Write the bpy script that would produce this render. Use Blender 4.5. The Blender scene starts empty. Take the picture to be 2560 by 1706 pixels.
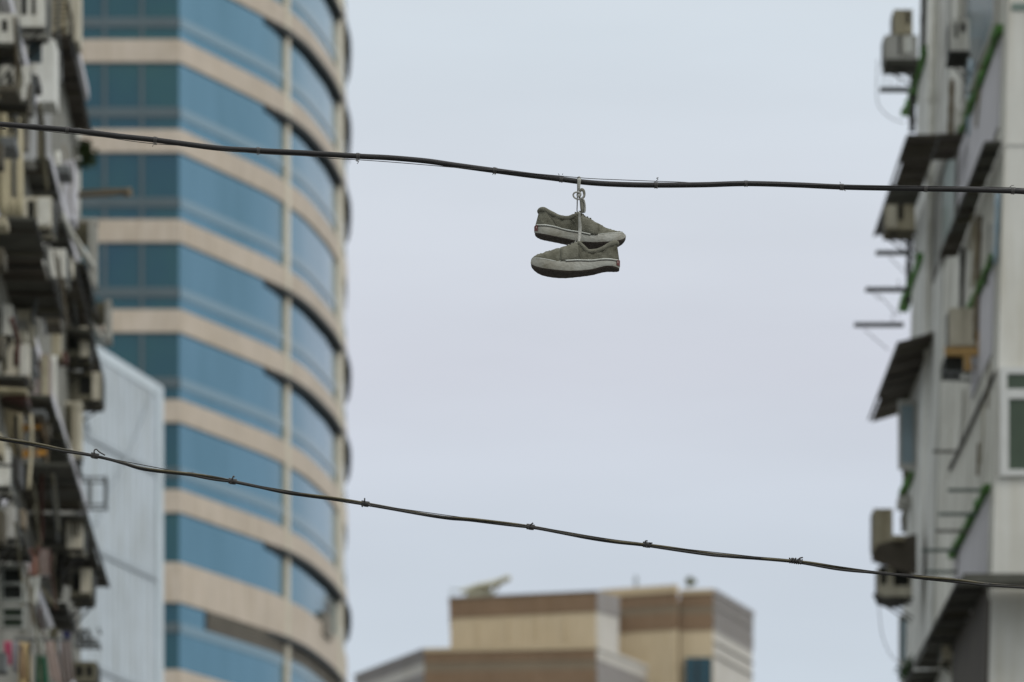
import bpy, math, random
from mathutils import Vector
random.seed(7)
R = math.radians
scene = bpy.context.scene
col = scene.collection

# ------------------------------------------------------------------ camera model
FP, HY, CX, CZ = 14222.0, 4000.0, 1280.0, 1.6     # focal length / horizon row of the 2560 px photograph, eye height
def P(px, py, Y):
    return Vector(((px - CX) * Y / FP, Y, CZ + (HY - py) * Y / FP))
AL, BR, SL = 4.22, 6.31, 0.016                    # the two street fronts: distance from the axis, slight skew
def YL(px, p=0.0):
    return (AL - p) / ((CX - px) / FP - SL)
LEAN = 0.029
def bR(z): return BR + LEAN * (z - 15.3)
def YR(px, py, p=0.0):
    Y = 65.0
    for _ in range(4):
        z = CZ + (HY - py) * Y / FP
        Y = (bR(z) - p) / ((px - CX) / FP + SL)
    return Y

# ------------------------------------------------------------------ materials
MATS = {}
def mat(name, c, rough=0.8, var=0.25, scale=3.0, metal=0.0, bump=0.0, streak=0.0, dirt=None, spec=0.3, fine=0.0):
    if name in MATS: return MATS[name]
    m = bpy.data.materials.new(name); m.use_nodes = True
    nt = m.node_tree; N = nt.nodes; L = nt.links
    b = N['Principled BSDF']
    b.inputs['Roughness'].default_value = rough
    b.inputs['Metallic'].default_value = metal
    b.inputs['Specular IOR Level'].default_value = spec
    tc = N.new('ShaderNodeTexCoord')
    n1 = N.new('ShaderNodeTexNoise'); n1.inputs['Scale'].default_value = scale
    n1.inputs['Detail'].default_value = 6; n1.inputs['Roughness'].default_value = 0.65
    L.new(tc.outputs['Object'], n1.inputs['Vector'])
    rp = N.new('ShaderNodeValToRGB')
    rp.color_ramp.elements[0].position = 0.3; rp.color_ramp.elements[1].position = 0.72
    d = dirt or (c[0] * (1 - var), c[1] * (1 - var * 1.02), c[2] * (1 - var * 1.1))
    rp.color_ramp.elements[0].color = (*d, 1)
    rp.color_ramp.elements[1].color = (min(1, c[0] * (1 + var * .35)), min(1, c[1] * (1 + var * .35)), min(1, c[2] * (1 + var * .35)), 1)
    L.new(n1.outputs['Fac'], rp.inputs['Fac'])
    out = rp.outputs['Color']
    if streak > 0:
        mp = N.new('ShaderNodeMapping'); mp.inputs['Scale'].default_value = (5.0, 5.0, 0.35)
        L.new(tc.outputs['Object'], mp.inputs['Vector'])
        n2 = N.new('ShaderNodeTexNoise'); n2.inputs['Scale'].default_value = 1.4; n2.inputs['Detail'].default_value = 5
        L.new(mp.outputs['Vector'], n2.inputs['Vector'])
        r2 = N.new('ShaderNodeValToRGB'); r2.color_ramp.elements[0].position = .42; r2.color_ramp.elements[1].position = .7
        r2.color_ramp.elements[0].color = (1, 1, 1, 1); k = 1 - streak
        r2.color_ramp.elements[1].color = (k, k * .97, k * .9, 1)
        L.new(n2.outputs['Fac'], r2.inputs['Fac'])
        mx = N.new('ShaderNodeMix'); mx.data_type = 'RGBA'; mx.blend_type = 'MULTIPLY'
        mx.inputs['Factor'].default_value = 1.0
        L.new(out, mx.inputs['A']); L.new(r2.outputs['Color'], mx.inputs['B'])
        out = mx.outputs['Result']
    L.new(out, b.inputs['Base Color'])
    if bump > 0:
        n3 = N.new('ShaderNodeTexNoise'); n3.inputs['Scale'].default_value = fine or scale * 8; n3.inputs['Detail'].default_value = 8
        L.new(tc.outputs['Object'], n3.inputs['Vector'])
        bp = N.new('ShaderNodeBump'); bp.inputs['Strength'].default_value = bump; bp.inputs['Distance'].default_value = 0.01
        L.new(n3.outputs['Fac'], bp.inputs['Height']); L.new(bp.outputs['Normal'], b.inputs['Normal'])
    MATS[name] = m
    return m

mat('rubber_black', (.017, .016, .015), .55, .35, 30, bump=.25)
mat('cable_tan', (.115, .10, .058), .6, .45, 25, bump=.25)
mat('cable_dark', (.022, .021, .018), .6, .35, 25, bump=.25)
mat('wire_steel', (.05, .048, .045), .5, .3, 60, metal=.3)
mat('tie_steel', (.10, .095, .09), .55, .4, 80, metal=.2)
mat('canvas', (.168, .165, .128), .95, .6, 18, bump=.7, fine=420, spec=.1)
mat('canvas_edge', (.15, .147, .115), .95, .35, 40, bump=.5, fine=300, spec=.1)
mat('foxing', (.32, .322, .285), .75, .5, 14, bump=.25, fine=120, dirt=(.165, .15, .11))
mat('foxing_light', (.46, .47, .43), .7, .35, 40, dirt=(.33, .33, .28))
mat('groove', (.03, .028, .024), .9, .3, 40)
mat('outsole', (.048, .038, .030), .85, .4, 40, bump=.6, fine=260)
mat('heel_red', (.12, .034, .03), .7, .4, 90)
mat('heel_mark', (.42, .38, .34), .7, .2, 90)
mat('lace', (.31, .31, .28), .9, .35, 60, bump=.4, fine=400)
mat('lace_dark', (.19, .185, .15), .9, .4, 60, bump=.4, fine=400)
mat('beige_stone', (.485, .418, .342), .7, .14, .5, streak=.16)
mat('beige_column', (.46, .43, .35), .65, .12, .5, streak=.15)
mat('transom_grey', (.085, .115, .125), .5, .15, .5)
mat('shade_dark', (.022, .026, .026), .6, .2, 1)
mat('louvre_brown', (.19, .17, .135), .7, .3, 1.5)
mat('grey_panel', (.47, .525, .565), .6, .16, .4, streak=.22)
mat('grey_trim', (.50, .56, .59), .6, .1, .5)
mat('seam_grey', (.35, .39, .415), .7, .1, .5)
mat('brown_tile', (.235, .158, .098), .8, .16, .5, bump=.1, streak=.1)
mat('olive_tile', (.215, .17, .115), .8, .16, .5)
mat('tan_wall', (.56, .46, .31), .8, .10, .4, streak=.1)
mat('tan_cap', (.50, .40, .255), .8, .1, .4)
mat('side_grey_skylit', (.25, .235, .225), .8, .12, .4, streak=.1)  # copy of the brown tile, greyed for sky light on side faces
mat('side_pale_skylit', (.50, .48, .44), .8, .10, .4, streak=.1)  # copy of the tan wall, paled for sky light on side faces
mat('teal_glass', (.012, .055, .075), .12, .3, .4, spec=.5)
mat('crane_cream', (.44, .43, .32), .6, .2, 1)
mat('wall_left', (.30, .30, .27), .9, .4, .8, bump=.2, streak=.45)
mat('wall_right', (.74, .75, .70), .9, .34, .9, bump=.15, streak=.42)
mat('wall_far', (.66, .68, .66), .9, .35, .9, bump=.2, streak=.45)
mat('wall_front', (.62, .62, .575), .9, .17, .6, bump=.1, streak=.16)
mat('soffit_grey', (.58, .58, .62), .9, .15, .8)
mat('sheet_dark', (.08, .08, .066), .8, .4, 2.0, bump=.1)
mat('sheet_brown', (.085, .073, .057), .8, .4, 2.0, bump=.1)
mat('sheet_patch', (.105, .095, .072), .85, .45, 2.5, bump=.1, streak=.3)
mat('sheet_rust', (.10, .048, .038), .85, .4, 2.0)
mat('ac_white', (.72, .72, .66), .6, .25, 3, streak=.3)
mat('ac_cream', (.64, .605, .49), .65, .3, 3, streak=.35)
mat('ac_olive', (.19, .18, .13), .75, .4, 3, streak=.3)
mat('ac_tan', (.44, .40, .29), .75, .35, 3, streak=.3)
mat('ac_grey', (.54, .54, .51), .7, .3, 3, streak=.3)
mat('hole_dark', (.03, .032, .028), .9, .3, 5)
mat('steel_dark', (.045, .044, .04), .6, .35, 6)
mat('steel_light', (.40, .40, .36), .55, .3, 4)
mat('steel_grey', (.14, .15, .15), .6, .3, 6)
mat('pipe_cream', (.47, .42, .28), .6, .25, 2, streak=.35)
mat('pipe_white', (.72, .73, .68), .55, .22, 2, streak=.3)
mat('pipe_brown', (.20, .165, .115), .7, .3, 3)
mat('panel_white', (.74, .75, .71), .6, .2, 1.5, streak=.3)
mat('panel_pale', (.40, .41, .41), .7, .2, 1.5, streak=.35)
mat('panel_pink', (.36, .31, .295), .8, .3, 2.5, streak=.3)
mat('panel_olive', (.135, .125, .085), .85, .4, 3)
mat('wood_orange', (.44, .215, .04), .7, .35, 5)
mat('paint_orange', (.47, .30, .115), .7, .35, 5)
mat('moss_green', (.085, .27, .05), .9, .45, 4, bump=.3, dirt=(.075, .10, .045))
mat('window_slate', (.075, .105, .115), .15, .3, .8, spec=.5)
mat('window_blue', (.36, .48, .56), .4, .25, .8, spec=.5)
mat('window_green', (.05, .075, .045), .3, .3, 1.5, spec=.4)
mat('window_jade', (.16, .22, .19), .4, .3, 1.5, spec=.4)
mat('window_dark', (.03, .034, .03), .25, .3, 1.5, spec=.4)
mat('frame_white', (.54, .55, .53), .6, .15, 2)
mat('frame_pale', (.34, .36, .33), .6, .2, 2)
mat('bar_green', (.11, .15, .135), .8, .3, 3)
mat('bar_grey', (.19, .185, .17), .8, .3, 3)
mat('shrub_pale', (.30, .33, .22), .8, .4, 8)
mat('leaf', (.055, .085, .028), .8, .5, 8)
mat('leaf_moss', (.05, .115, .03), .8, .5, 8)
mat('cloth_white', (.46, .47, .43), .95, .2, 4)
mat('cloth_cream', (.50, .38, .20), .95, .25, 4)
mat('cloth_pink', (.48, .10, .17), .95, .2, 4)
mat('cloth_green', (.02, .10, .055), .95, .25, 4)
mat('cloth_blush', (.43, .345, .31), .95, .25, 4)
mat('cloth_grey', (.30, .29, .31), .95, .25, 4)
mat('cloth_salmon', (.36, .20, .155), .95, .3, 4)
mat('cloth_blue', (.05, .055, .13), .95, .3, 4)
mat('curtain_cream', (.47, .42, .285), .95, .2, 4, streak=.25)
mat('asphalt', (.05, .05, .05), .9, .2, 2)
mat('concrete', (.3, .3, .29), .9, .2, 1)
mat('ground_grey', (.2, .2, .19), .9, .2, .05)
mat('road_paint', (.8, .8, .78), .8, .1, 2)

def glass_facade(name, c, metal, rough, c2, pane=(.55, .55, .10)):
    m = mat(name, c, rough, .12, .55, metal=metal, spec=.5)
    nt = m.node_tree; N = nt.nodes; L = nt.links
    mp_ = N.new('ShaderNodeMapping'); mp_.inputs['Scale'].default_value = pane
    tc_ = [n for n in N if n.type == 'TEX_COORD'][0]; nz_ = [n for n in N if n.type == 'TEX_NOISE'][0]
    nz_.inputs['Detail'].default_value = 8
    L.new(tc_.outputs['Object'], mp_.inputs['Vector']); L.new(mp_.outputs['Vector'], nz_.inputs['Vector'])
    rp = [n for n in N if n.type == 'VALTORGB'][0]
    rp.color_ramp.elements[0].color = (*c2, 1); rp.color_ramp.elements[1].color = (*c, 1)
    return m
glass_facade('curved_glass', (.175, .325, .415), .95, .14, (.12, .25, .315))  # second tint paints soft cloud reflections into the glass colour
glass_facade('front_glass', (.010, .055, .092), 0.0, .12, (.018, .082, .088), (.35, .35, .30))  # dark tint stands in for weaker reflection, teal blotches for room lights
glass_facade('strip_curved', (.245, .345, .39), .8, .22, (.225, .33, .375))

# ------------------------------------------------------------------ mesh builder
class MB:
    def __init__(s): s.v = []; s.f = []
    def box(s, a, b):
        x0, y0, z0 = [min(a[i], b[i]) for i in range(3)]; x1, y1, z1 = [max(a[i], b[i]) for i in range(3)]
        s.hexa([(x0, y0, z0), (x1, y0, z0), (x1, y1, z0), (x0, y1, z0)], [(x0, y0, z1), (x1, y0, z1), (x1, y1, z1), (x0, y1, z1)])
        return s
    def hexa(s, lo, hi):
        n = len(s.v); k = len(lo)
        s.v += [Vector(p) for p in lo] + [Vector(p) for p in hi]
        s.f.append(tuple(n + i for i in reversed(range(k)))); s.f.append(tuple(n + k + i for i in range(k)))
        for i in range(k):
            j = (i + 1) % k
            s.f.append((n + i, n + j, n + k + j, n + k + i))
        return s
    def tube(s, pts, r, seg=8, cap=True):
        pts = [Vector(p) for p in pts]; n0 = len(s.v)
        rs = r if isinstance(r, (list, tuple)) else [r] * len(pts)
        up = None
        for i, p in enumerate(pts):
            t = (pts[min(i + 1, len(pts) - 1)] - pts[max(i - 1, 0)]).normalized()
            if up is None:
                up = Vector((0, 0, 1)) if abs(t.z) < .9 else Vector((0, 1, 0))
            a = t.cross(up)
            if a.length < 1e-6: a = t.cross(Vector((1, 0, 0)))
            a.normalize(); b = a.cross(t).normalized(); up = b
            for k in range(seg):
                w = 2 * math.pi * k / seg
                s.v.append(p + (a * math.cos(w) + b * math.sin(w)) * rs[i])
        for i in range(len(pts) - 1):
            for k in range(seg):
                k2 = (k + 1) % seg
                s.f.append((n0 + i * seg + k, n0 + i * seg + k2, n0 + (i + 1) * seg + k2, n0 + (i + 1) * seg + k))
        if cap:
            s.f.append(tuple(n0 + k for k in reversed(range(seg))))
            s.f.append(tuple(n0 + (len(pts) - 1) * seg + k for k in range(seg)))
        return s
    def grid(s, rows, close=False):
        n0 = len(s.v); m = len(rows[0])
        for r in rows: s.v += [Vector(p) for p in r]
        for i in range(len(rows) - 1):
            for j in range(m if close else m - 1):
                j2 = (j + 1) % m
                s.f.append((n0 + i * m + j, n0 + i * m + j2, n0 + (i + 1) * m + j2, n0 + (i + 1) * m + j))
        return s
    def ribbon(s, pts, widths, th):
        """flat tape: pts world, width measured square to the path in the XZ plane"""
        pts = [Vector(p) for p in pts]; rows = []
        for i, p in enumerate(pts):
            t = pts[min(i + 1, len(pts) - 1)] - pts[max(i - 1, 0)]
            w = widths[i] if isinstance(widths, (list, tuple)) else widths
            sd = Vector((-t.z, 0, t.x))
            sd = sd.normalized() if sd.length > 1e-7 else Vector((1, 0, 0))
            a = sd * w * .5; d = Vector((0, th * .5, 0))
            rows.append([p - a - d * .4, p - d, p + a - d * .4, p + a + d * .4, p + d, p - a + d * .4])
        n0 = len(s.v)
        s.grid(rows, close=True)
        s.f.append(tuple(n0 + k for k in range(6))); s.f.append(tuple(n0 + (len(rows) - 1) * 6 + k for k in reversed(range(6))))
        return s
    def strip(s, path, z0, z1, out, inn):
        """wall along an open plan path (left to right as seen), pushed out / in from it"""
        n = len(path); po = []; pi_ = []
        for i, (x, y) in enumerate(path):
            def nrm(a, b):
                d = Vector((b[0] - a[0], b[1] - a[1])); d.normalize(); return Vector((d.y, -d.x))
            ns = []
            if i > 0: ns.append(nrm(path[i - 1], path[i]))
            if i < n - 1: ns.append(nrm(path[i], path[i + 1]))
            nn = ns[0] if len(ns) == 1 else (ns[0] + ns[1]).normalized()
            k = 1.0 if len(ns) == 1 else 1.0 / max(.5, nn.dot(ns[0]))
            po.append((x + nn.x * out * k, y + nn.y * out * k)); pi_.append((x - nn.x * inn * k, y - nn.y * inn * k))
        rows = []
        for i in range(n):
            rows.append([(*po[i], z0), (*po[i], z1), (*pi_[i], z1), (*pi_[i], z0)])
        n0 = len(s.v)
        s.grid(rows, close=True)
        s.f.append((n0, n0 + 1, n0 + 2, n0 + 3)); e = n0 + (n - 1) * 4
        s.f.append((e + 3, e + 2, e + 1, e))
        return s
    def build(s, name, m, parent=None, smooth=False, bevel=0.0, origin=None, label=None):
        me = bpy.data.meshes.new(name)
        if parent is not None:
            o_w = Vector((0, 0, 0)); q = parent
            while q is not None: o_w += q.location; q = q.parent
            loc = Vector((0, 0, 0)); base = o_w
        else:
            base = Vector(origin) if origin is not None else Vector((0, 0, 0)); loc = base
        me.from_pydata([tuple(p - base) for p in s.v], [], s.f)
        if smooth:
            for p in me.polygons: p.use_smooth = True
        me.materials.append(MATS[m]); me.update()
        import bmesh
        bm = bmesh.new(); bm.from_mesh(me); bmesh.ops.recalc_face_normals(bm, faces=bm.faces); bm.to_mesh(me); bm.free()
        o = bpy.data.objects.new(name, me); col.objects.link(o)
        o.parent = parent; o.location = loc
        if bevel > 0:
            bv = o.modifiers.new('bevel', 'BEVEL'); bv.width = bevel; bv.segments = 2; bv.limit_method = 'ANGLE'
        if label: o['label'] = label
        return o

def thing(name, label, cat, loc, group=None):
    o = bpy.data.objects.new(name, None); col.objects.link(o)
    o.location = Vector(loc); o.empty_display_size = .1
    o['label'] = label; o['category'] = cat
    if group: o['group'] = group
    return o
def tag(o, label, cat, group=None):
    o['label'] = label; o['category'] = cat
    if group: o['group'] = group
    return o
def struct(o): o['kind'] = 'structure'; return o

def catmull(pts, n=8):
    pts = [Vector(p) for p in pts]; out = []
    q = [pts[0] * 2 - pts[1]] + pts + [pts[-1] * 2 - pts[-2]]
    for i in range(1, len(q) - 2):
        a, b, c, d = q[i - 1], q[i], q[i + 1], q[i + 2]
        for k in range(n):
            t = k / n
            out.append(.5 * ((2 * b) + (c - a) * t + (2 * a - 5 * b + 4 * c - d) * t * t + (3 * b - a - 3 * c + d) * t ** 3))
    out.append(pts[-1]); return out
def interp(tab, x):
    if x <= tab[0][0]: return tab[0][1]
    for (x0, y0), (x1, y1) in zip(tab, tab[1:]):
        if x <= x1: return y0 + (y1 - y0) * (x - x0) / (x1 - x0)
    return tab[-1][1]
def smooth_tab(tab, n=6):
    return [(p.x, p.y) for p in catmull([(a, b, 0) for a, b in tab], n)]

# ------------------------------------------------------------------ sky, sun
w = bpy.data.worlds.new('World'); scene.world = w; w.use_nodes = True
N = w.node_tree.nodes; L = w.node_tree.links
bg = N['Background']
SUN_EL, SUN_AZ = 48.0, 128.0        # azimuth from the view axis (+Y) towards +X
sky = N.new('ShaderNodeTexSky'); sky.sky_type = 'NISHITA'; sky.sun_disc = False
sky.sun_elevation = R(SUN_EL); sky.sun_rotation = R(SUN_AZ)
sky.air_density = 1.0; sky.dust_density = 2.0
tc = N.new('ShaderNodeTexCoord'); sx = N.new('ShaderNodeSeparateXYZ')
L.new(tc.outputs['Generated'], sx.inputs['Vector'])
# cloud deck: overcast luminance rises towards the zenith
ramp = N.new('ShaderNodeValToRGB'); cr = ramp.color_ramp
cr.elements[0].position = 0.0; cr.elements[0].color = (5.2, 5.75, 6.5, 1)
cr.elements[1].position = 1.0; cr.elements[1].color = (17.2, 17.6, 18.0, 1)
for pos, c in ((.10, (5.6, 6.2, 6.95)), (.16, (5.9, 6.55, 7.25)), (.185, (6.2, 6.75, 7.5)), (.212, (6.75, 7.0, 7.75)), (.235, (6.75, 7.15, 7.8)), (.265, (6.55, 7.2, 7.8)), (.45, (11.5, 12.0, 12.4))):
    e = cr.elements.new(pos); e.color = (*c, 1)
L.new(sx.outputs['Z'], ramp.inputs['Fac'])
mp = N.new('ShaderNodeMapping'); mp.inputs['Scale'].default_value = (4, 4, 22); mp.inputs['Rotation'].default_value = (0, R(8), 0)
L.new(tc.outputs['Generated'], mp.inputs['Vector'])
nz = N.new('ShaderNodeTexNoise'); nz.inputs['Scale'].default_value = 1.6; nz.inputs['Detail'].default_value = 5; nz.inputs['Roughness'].default_value = .5
L.new(mp.outputs['Vector'], nz.inputs['Vector'])
mr = N.new('ShaderNodeMapRange'); mr.inputs['From Min'].default_value = .3; mr.inputs['From Max'].default_value = .7
mr.inputs['To Min'].default_value = .945; mr.inputs['To Max'].default_value = 1.055
L.new(nz.outputs['Fac'], mr.inputs['Value'])
mul = N.new('ShaderNodeMix'); mul.data_type = 'RGBA'; mul.blend_type = 'MULTIPLY'; mul.inputs['Factor'].default_value = 1
L.new(ramp.outputs['Color'], mul.inputs['A']); L.new(mr.outputs['Result'], mul.inputs['B'])
mx = N.new('ShaderNodeMix'); mx.data_type = 'RGBA'; mx.inputs['Factor'].default_value = .93
L.new(sky.outputs['Color'], mx.inputs['A']); L.new(mul.outputs['Result'], mx.inputs['B'])
L.new(mx.outputs['Result'], bg.inputs['Color']); bg.inputs['Strength'].default_value = 0.1

sl = bpy.data.lights.new('sun', 'SUN'); sl.energy = 1.15; sl.angle = R(20); sl.color = (1, .96, .9)
so = bpy.data.objects.new('sun', sl); col.objects.link(so)
sd = Vector((math.sin(R(SUN_AZ)) * math.cos(R(SUN_EL)), math.cos(R(SUN_AZ)) * math.cos(R(SUN_EL)), math.sin(R(SUN_EL))))
so.rotation_euler = sd.to_track_quat('Z', 'Y').to_euler()

cam = bpy.data.cameras.new('camera'); co = bpy.data.objects.new('camera', cam); col.objects.link(co)
co.location = (0, 0, CZ); co.rotation_euler = (R(90), 0, 0)
cam.sensor_width = 36; cam.sensor_fit = 'HORIZONTAL'; cam.lens = 36 * FP / 2560
cam.shift_y = (HY - 853) / 2560
cam.clip_end = 5000; cam.clip_start = .1
cam.dof.use_dof = True; cam.dof.focus_distance = 19.0; cam.dof.aperture_fstop = 5.8
scene.camera = co
scene.view_settings.view_transform = 'Standard'; scene.view_settings.look = 'None'
scene.view_settings.exposure = 0; scene.view_settings.gamma = 1
scene.cycles.use_denoising = True
scene.cycles.max_bounces = 6

# ------------------------------------------------------------------ ground, street
def sheet(name, m, x0, x1, y0, y1, z):
    b = MB(); b.v += [Vector(p) for p in ((x0, y0, z), (x1, y0, z), (x1, y1, z), (x0, y1, z))]; b.f.append((0, 1, 2, 3))
    return struct(b.build(name, m))
sheet('ground', 'ground_grey', -1500, 1500, -500, 3000, 0)
sheet('road', 'asphalt', -3.4, 3.4, -60, 190, .004)
for s in (-1, 1):
    struct(MB().box((s * 3.4, -60, .0), (s * 6.4, 130, .13)).build('pavement', 'concrete'))
for i in range(12):
    sheet('road_marking', 'road_paint', -.06, .06, -20 + i * 9, -16 + i * 9, .008)

# ------------------------------------------------------------------ overhead cables
D = 19.0
def path_px(pts, Y=D, n=10):
    return [P(p.x, p.y, Y + p.z) for p in catmull([(a[0], a[1], a[2] if len(a) > 2 else 0) for a in pts], n)]
UP = [(-2600, 60), (-1600, 205), (-700, 275), (-250, 292), (0, 311), (168, 325), (300, 341), (388, 350.5), (497, 365), (560, 372), (646, 377), (765, 383), (895, 391), (975, 395), (1066, 403), (1135, 413),
      (1237, 427), (1319, 438), (1403, 448.5), (1472, 457), (1549, 461.5), (1640, 463.3), (1760, 462.3), (1865, 459.5), (1985, 462.5), (2104, 468),
      (2234, 471), (2314, 472.5), (2425, 474.5), (2532, 478), (2700, 484), (3100, 470), (4000, 380), (5200, 190)]
upc = thing('overhead_cable', 'thick black cable crossing the whole frame above the hanging sneakers', 'cable', P(1280, 433, D))
MB().tube(path_px(UP), .0091, 12).build('cable_sheath', 'rubber_black', upc, smooth=True)
LW = [(-2600, 66), (-250, 301), (0, 317, -.006), (100, 326.5, -.006), (168, 334, -.006), (260, 343, -.004), (330, 353.5, -.004), (388, 360, -.006), (470, 366, -.004), (646, 384, -.008), (760, 390, -.008), (830, 396.5, -.006), (895, 400, -.006), (975, 405.5, -.006), (1066, 413, -.006), (1140, 419.5, -.008), (1237, 426, -.011), (1330, 434, -.010),
      (1403, 440.5, -.008), (1472, 446.5, 0), (1549, 450, 0), (1640, 453.5, 0), (1710, 456, 0), (1760, 460, -.008), (1865, 458, -.010), (2104, 464, -.010), (2314, 466, -.008),
      (2460, 468, 0), (2532, 469.5, 0), (2600, 471, 0), (3100, 466), (5200, 180)]
MB().tube(path_px(LW), .0012, 6).build('lashing_wire', 'wire_steel', upc, smooth=True)
def center_at(tab, x):
    return interp([(a[0], a[1]) for a in tab], x)
UPd = [(p.x, p.y) for p in catmull([(a[0], a[1], 0) for a in UP], 10)]
def tie_at(parent, tab, x, r, turns, wr, tails, m, slope_w=5.0, Y=D):
    """turns of wire coiled round the cable, plus twisted tails"""
    y = interp(tab, x); y2 = interp(tab, x + 4); sl_ = (y2 - y) / 4
    c = P(x, y, Y); t = (P(x + 4, y2, Y) - c).normalized()
    a = t.cross(Vector((0, 1, 0))).normalized(); b = a.cross(t).normalized()
    mb = MB(); pts = []
    nn = 12 * turns
    for i in range(nn + 1):
        an = 2 * math.pi * i / 12; f = i / nn - .5
        rr = r * (1 + .05 * math.sin(i * 1.7))
        pts.append(c + t * (f * slope_w / 748.0 * 2) + (a * math.cos(an) + b * math.sin(an)) * rr)
    mb.tube(pts, wr, 5)
    for tp in tails:
        tpp = [c + Vector((dx / 748.0, -r * .9 - .002, -dz / 748.0)) for dx, dz in tp]
        mb.tube(catmull(tpp, 4), wr * .95, 5)
    return mb.build('tie', m, parent, smooth=True)
TAIL = {168: [[(-6, 8), (-9, 11)]], 388: [[(0, 7), (4, 13), (-4, 14), (-6, 19)], [(-2, 9), (5, 14)]], 646: [[(2, 6), (-3, 11), (2, 12)]],
        895: [[(0, 8), (-5, 13), (1, 16), (-2, 21)], [(-5, 11), (3, 15)]], 1237: [[(0, 8), (-6, 12)], [(2, 9), (0, 13)]], 1403: [[(-5, -8), (-7, -12)], [(3, -9), (4, -12)]],
        1640: [[(0, -8), (5, -13), (1, -15), (6, -17)], [(2, 7), (4, 10)]], 1865: [[(0, 6), (2, 9)]], 2104: [[(2, 7), (6, 10), (10, 12)], [(-3, -8), (-5, -11)]],
        2314: [[(1, 6), (2, 10)]], 2532: [[(-10, -6), (-4, -11), (2, -12)], [(0, 7), (2, 11)]]}
for x, tl in TAIL.items():
    tie_at(upc, UPd, x, .0103, 4 if x != 1865 else 3, .0012, tl, 'tie_steel', 4.5)

LO = [(-2600, 560), (-1400, 850), (-500, 1030), (0, 1096), (168, 1128), (237, 1140), (306, 1157), (363, 1172), (478, 1186), (581, 1204), (700, 1228), (765, 1237), (834, 1246), (900, 1257.5), (913, 1260), (1043, 1283),
      (1120, 1294), (1185, 1299), (1323, 1317.5), (1400, 1331), (1472, 1344), (1540, 1354), (1617, 1362.5), (1760, 1383.5), (1824, 1390), (1989, 1403.5), (2100, 1421), (2207, 1434), (2387, 1451),
      (2467, 1462), (2560, 1468), (2700, 1478), (3400, 1490), (5200, 1420)]
loc_ = thing('cable_bundle', 'thin twisted bundle of wires sagging across below the hanging sneakers', 'cable', P(1280, 1312, D))
LOd = [(p.x, p.y) for p in catmull([(a[0], a[1], 0) for a in LO], 10)]
TIES_LO = [237, 478, 581, 913, 1326, 1617, 1989, 2207, 2467]
def gap(x):
    """how far the strands open up, 0 at the ties"""
    xs = [-2600, -1200, -300] + TIES_LO + [2800, 4000, 5300]
    for a, b in zip(xs, xs[1:]):
        if a <= x <= b:
            f = (x - a) / (b - a)
            return math.sin(math.pi * f) ** 1.2
    return 0
for k, (off, ph, m, rad) in enumerate(((2.6, 0, 'cable_dark', .0038), (-1.2, 2.1, 'cable_tan', .0034), (.7, 4.2, 'cable_dark', .0034))):
    pts = []
    for x, y in LOd[::1]:
        g = gap(x); wv = math.sin(x / 61.0 + ph) * (1.6 - .7 * g)
        pts.append(P(x, y + off * (.45 + .95 * g) + wv, D + .004 * math.cos(x / 61.0 + ph) + (k - 1) * .0015))
    MB().tube(pts, rad, 8).build('strand', m, loc_, smooth=True)
pts = []
for x, y in LOd:
    xs = [-2600, -1200, -300] + TIES_LO + [2800, 4000, 5300]
    for a, b in zip(xs, xs[1:]):
        if a <= x <= b:
            yl = interp(LOd, a) + (interp(LOd, b) - interp(LOd, a)) * (x - a) / (b - a)
            yy = min(yl, y - 2.5) if (a, b) in ((237, 478), (581, 913), (913, 1326), (1617, 1989)) else y - 2.5 - 1.5 * gap(x)
            pts.append(P(x, yy, D - .003)); break
MB().tube(pts, .0014, 6).build('carrier_wire', 'wire_steel', loc_, smooth=True)
TL = {237: [[(0, -4), (-1, -11), (4, -15), (12, -8), (26, 0)], [(0, 4), (-6, 7)]], 478: [[(3, -4), (5, -5)]], 581: [[(0, -4), (3, -12), (5, -9)], [(-3, 4), (-5, 8)]],
      913: [[(-1, -4), (-1, -13)], [(-5, 4), (-8, 9)], [(8, 3), (14, 8)]], 1326: [[(0, -4), (7, -9)], [(-4, 3), (-6, 6)]],
      1617: [[(-2, -4), (-4, -8), (2, -9)], [(6, -3), (14, -3)], [(-1, 4), (-2, 8)]], 1989: [[(-14, 2), (-6, -7)], [(-8, 3), (1, -7)], [(0, 3), (10, -6), (18, -8)], [(8, 2), (14, 7)]], 2207: [[(2, -3), (4, -4)]], 2467: [[(6, -2), (14, -1)]]}
for x, tl in TL.items():
    tie_at(loc_, LOd, x,   .0076 if x not in (478, 2207, 2467) else .0058, 6, .0026 if x not in (478, 2207, 2467) else .0012, tl, 'wire_steel', 9 if x != 1989 else 16)

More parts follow.
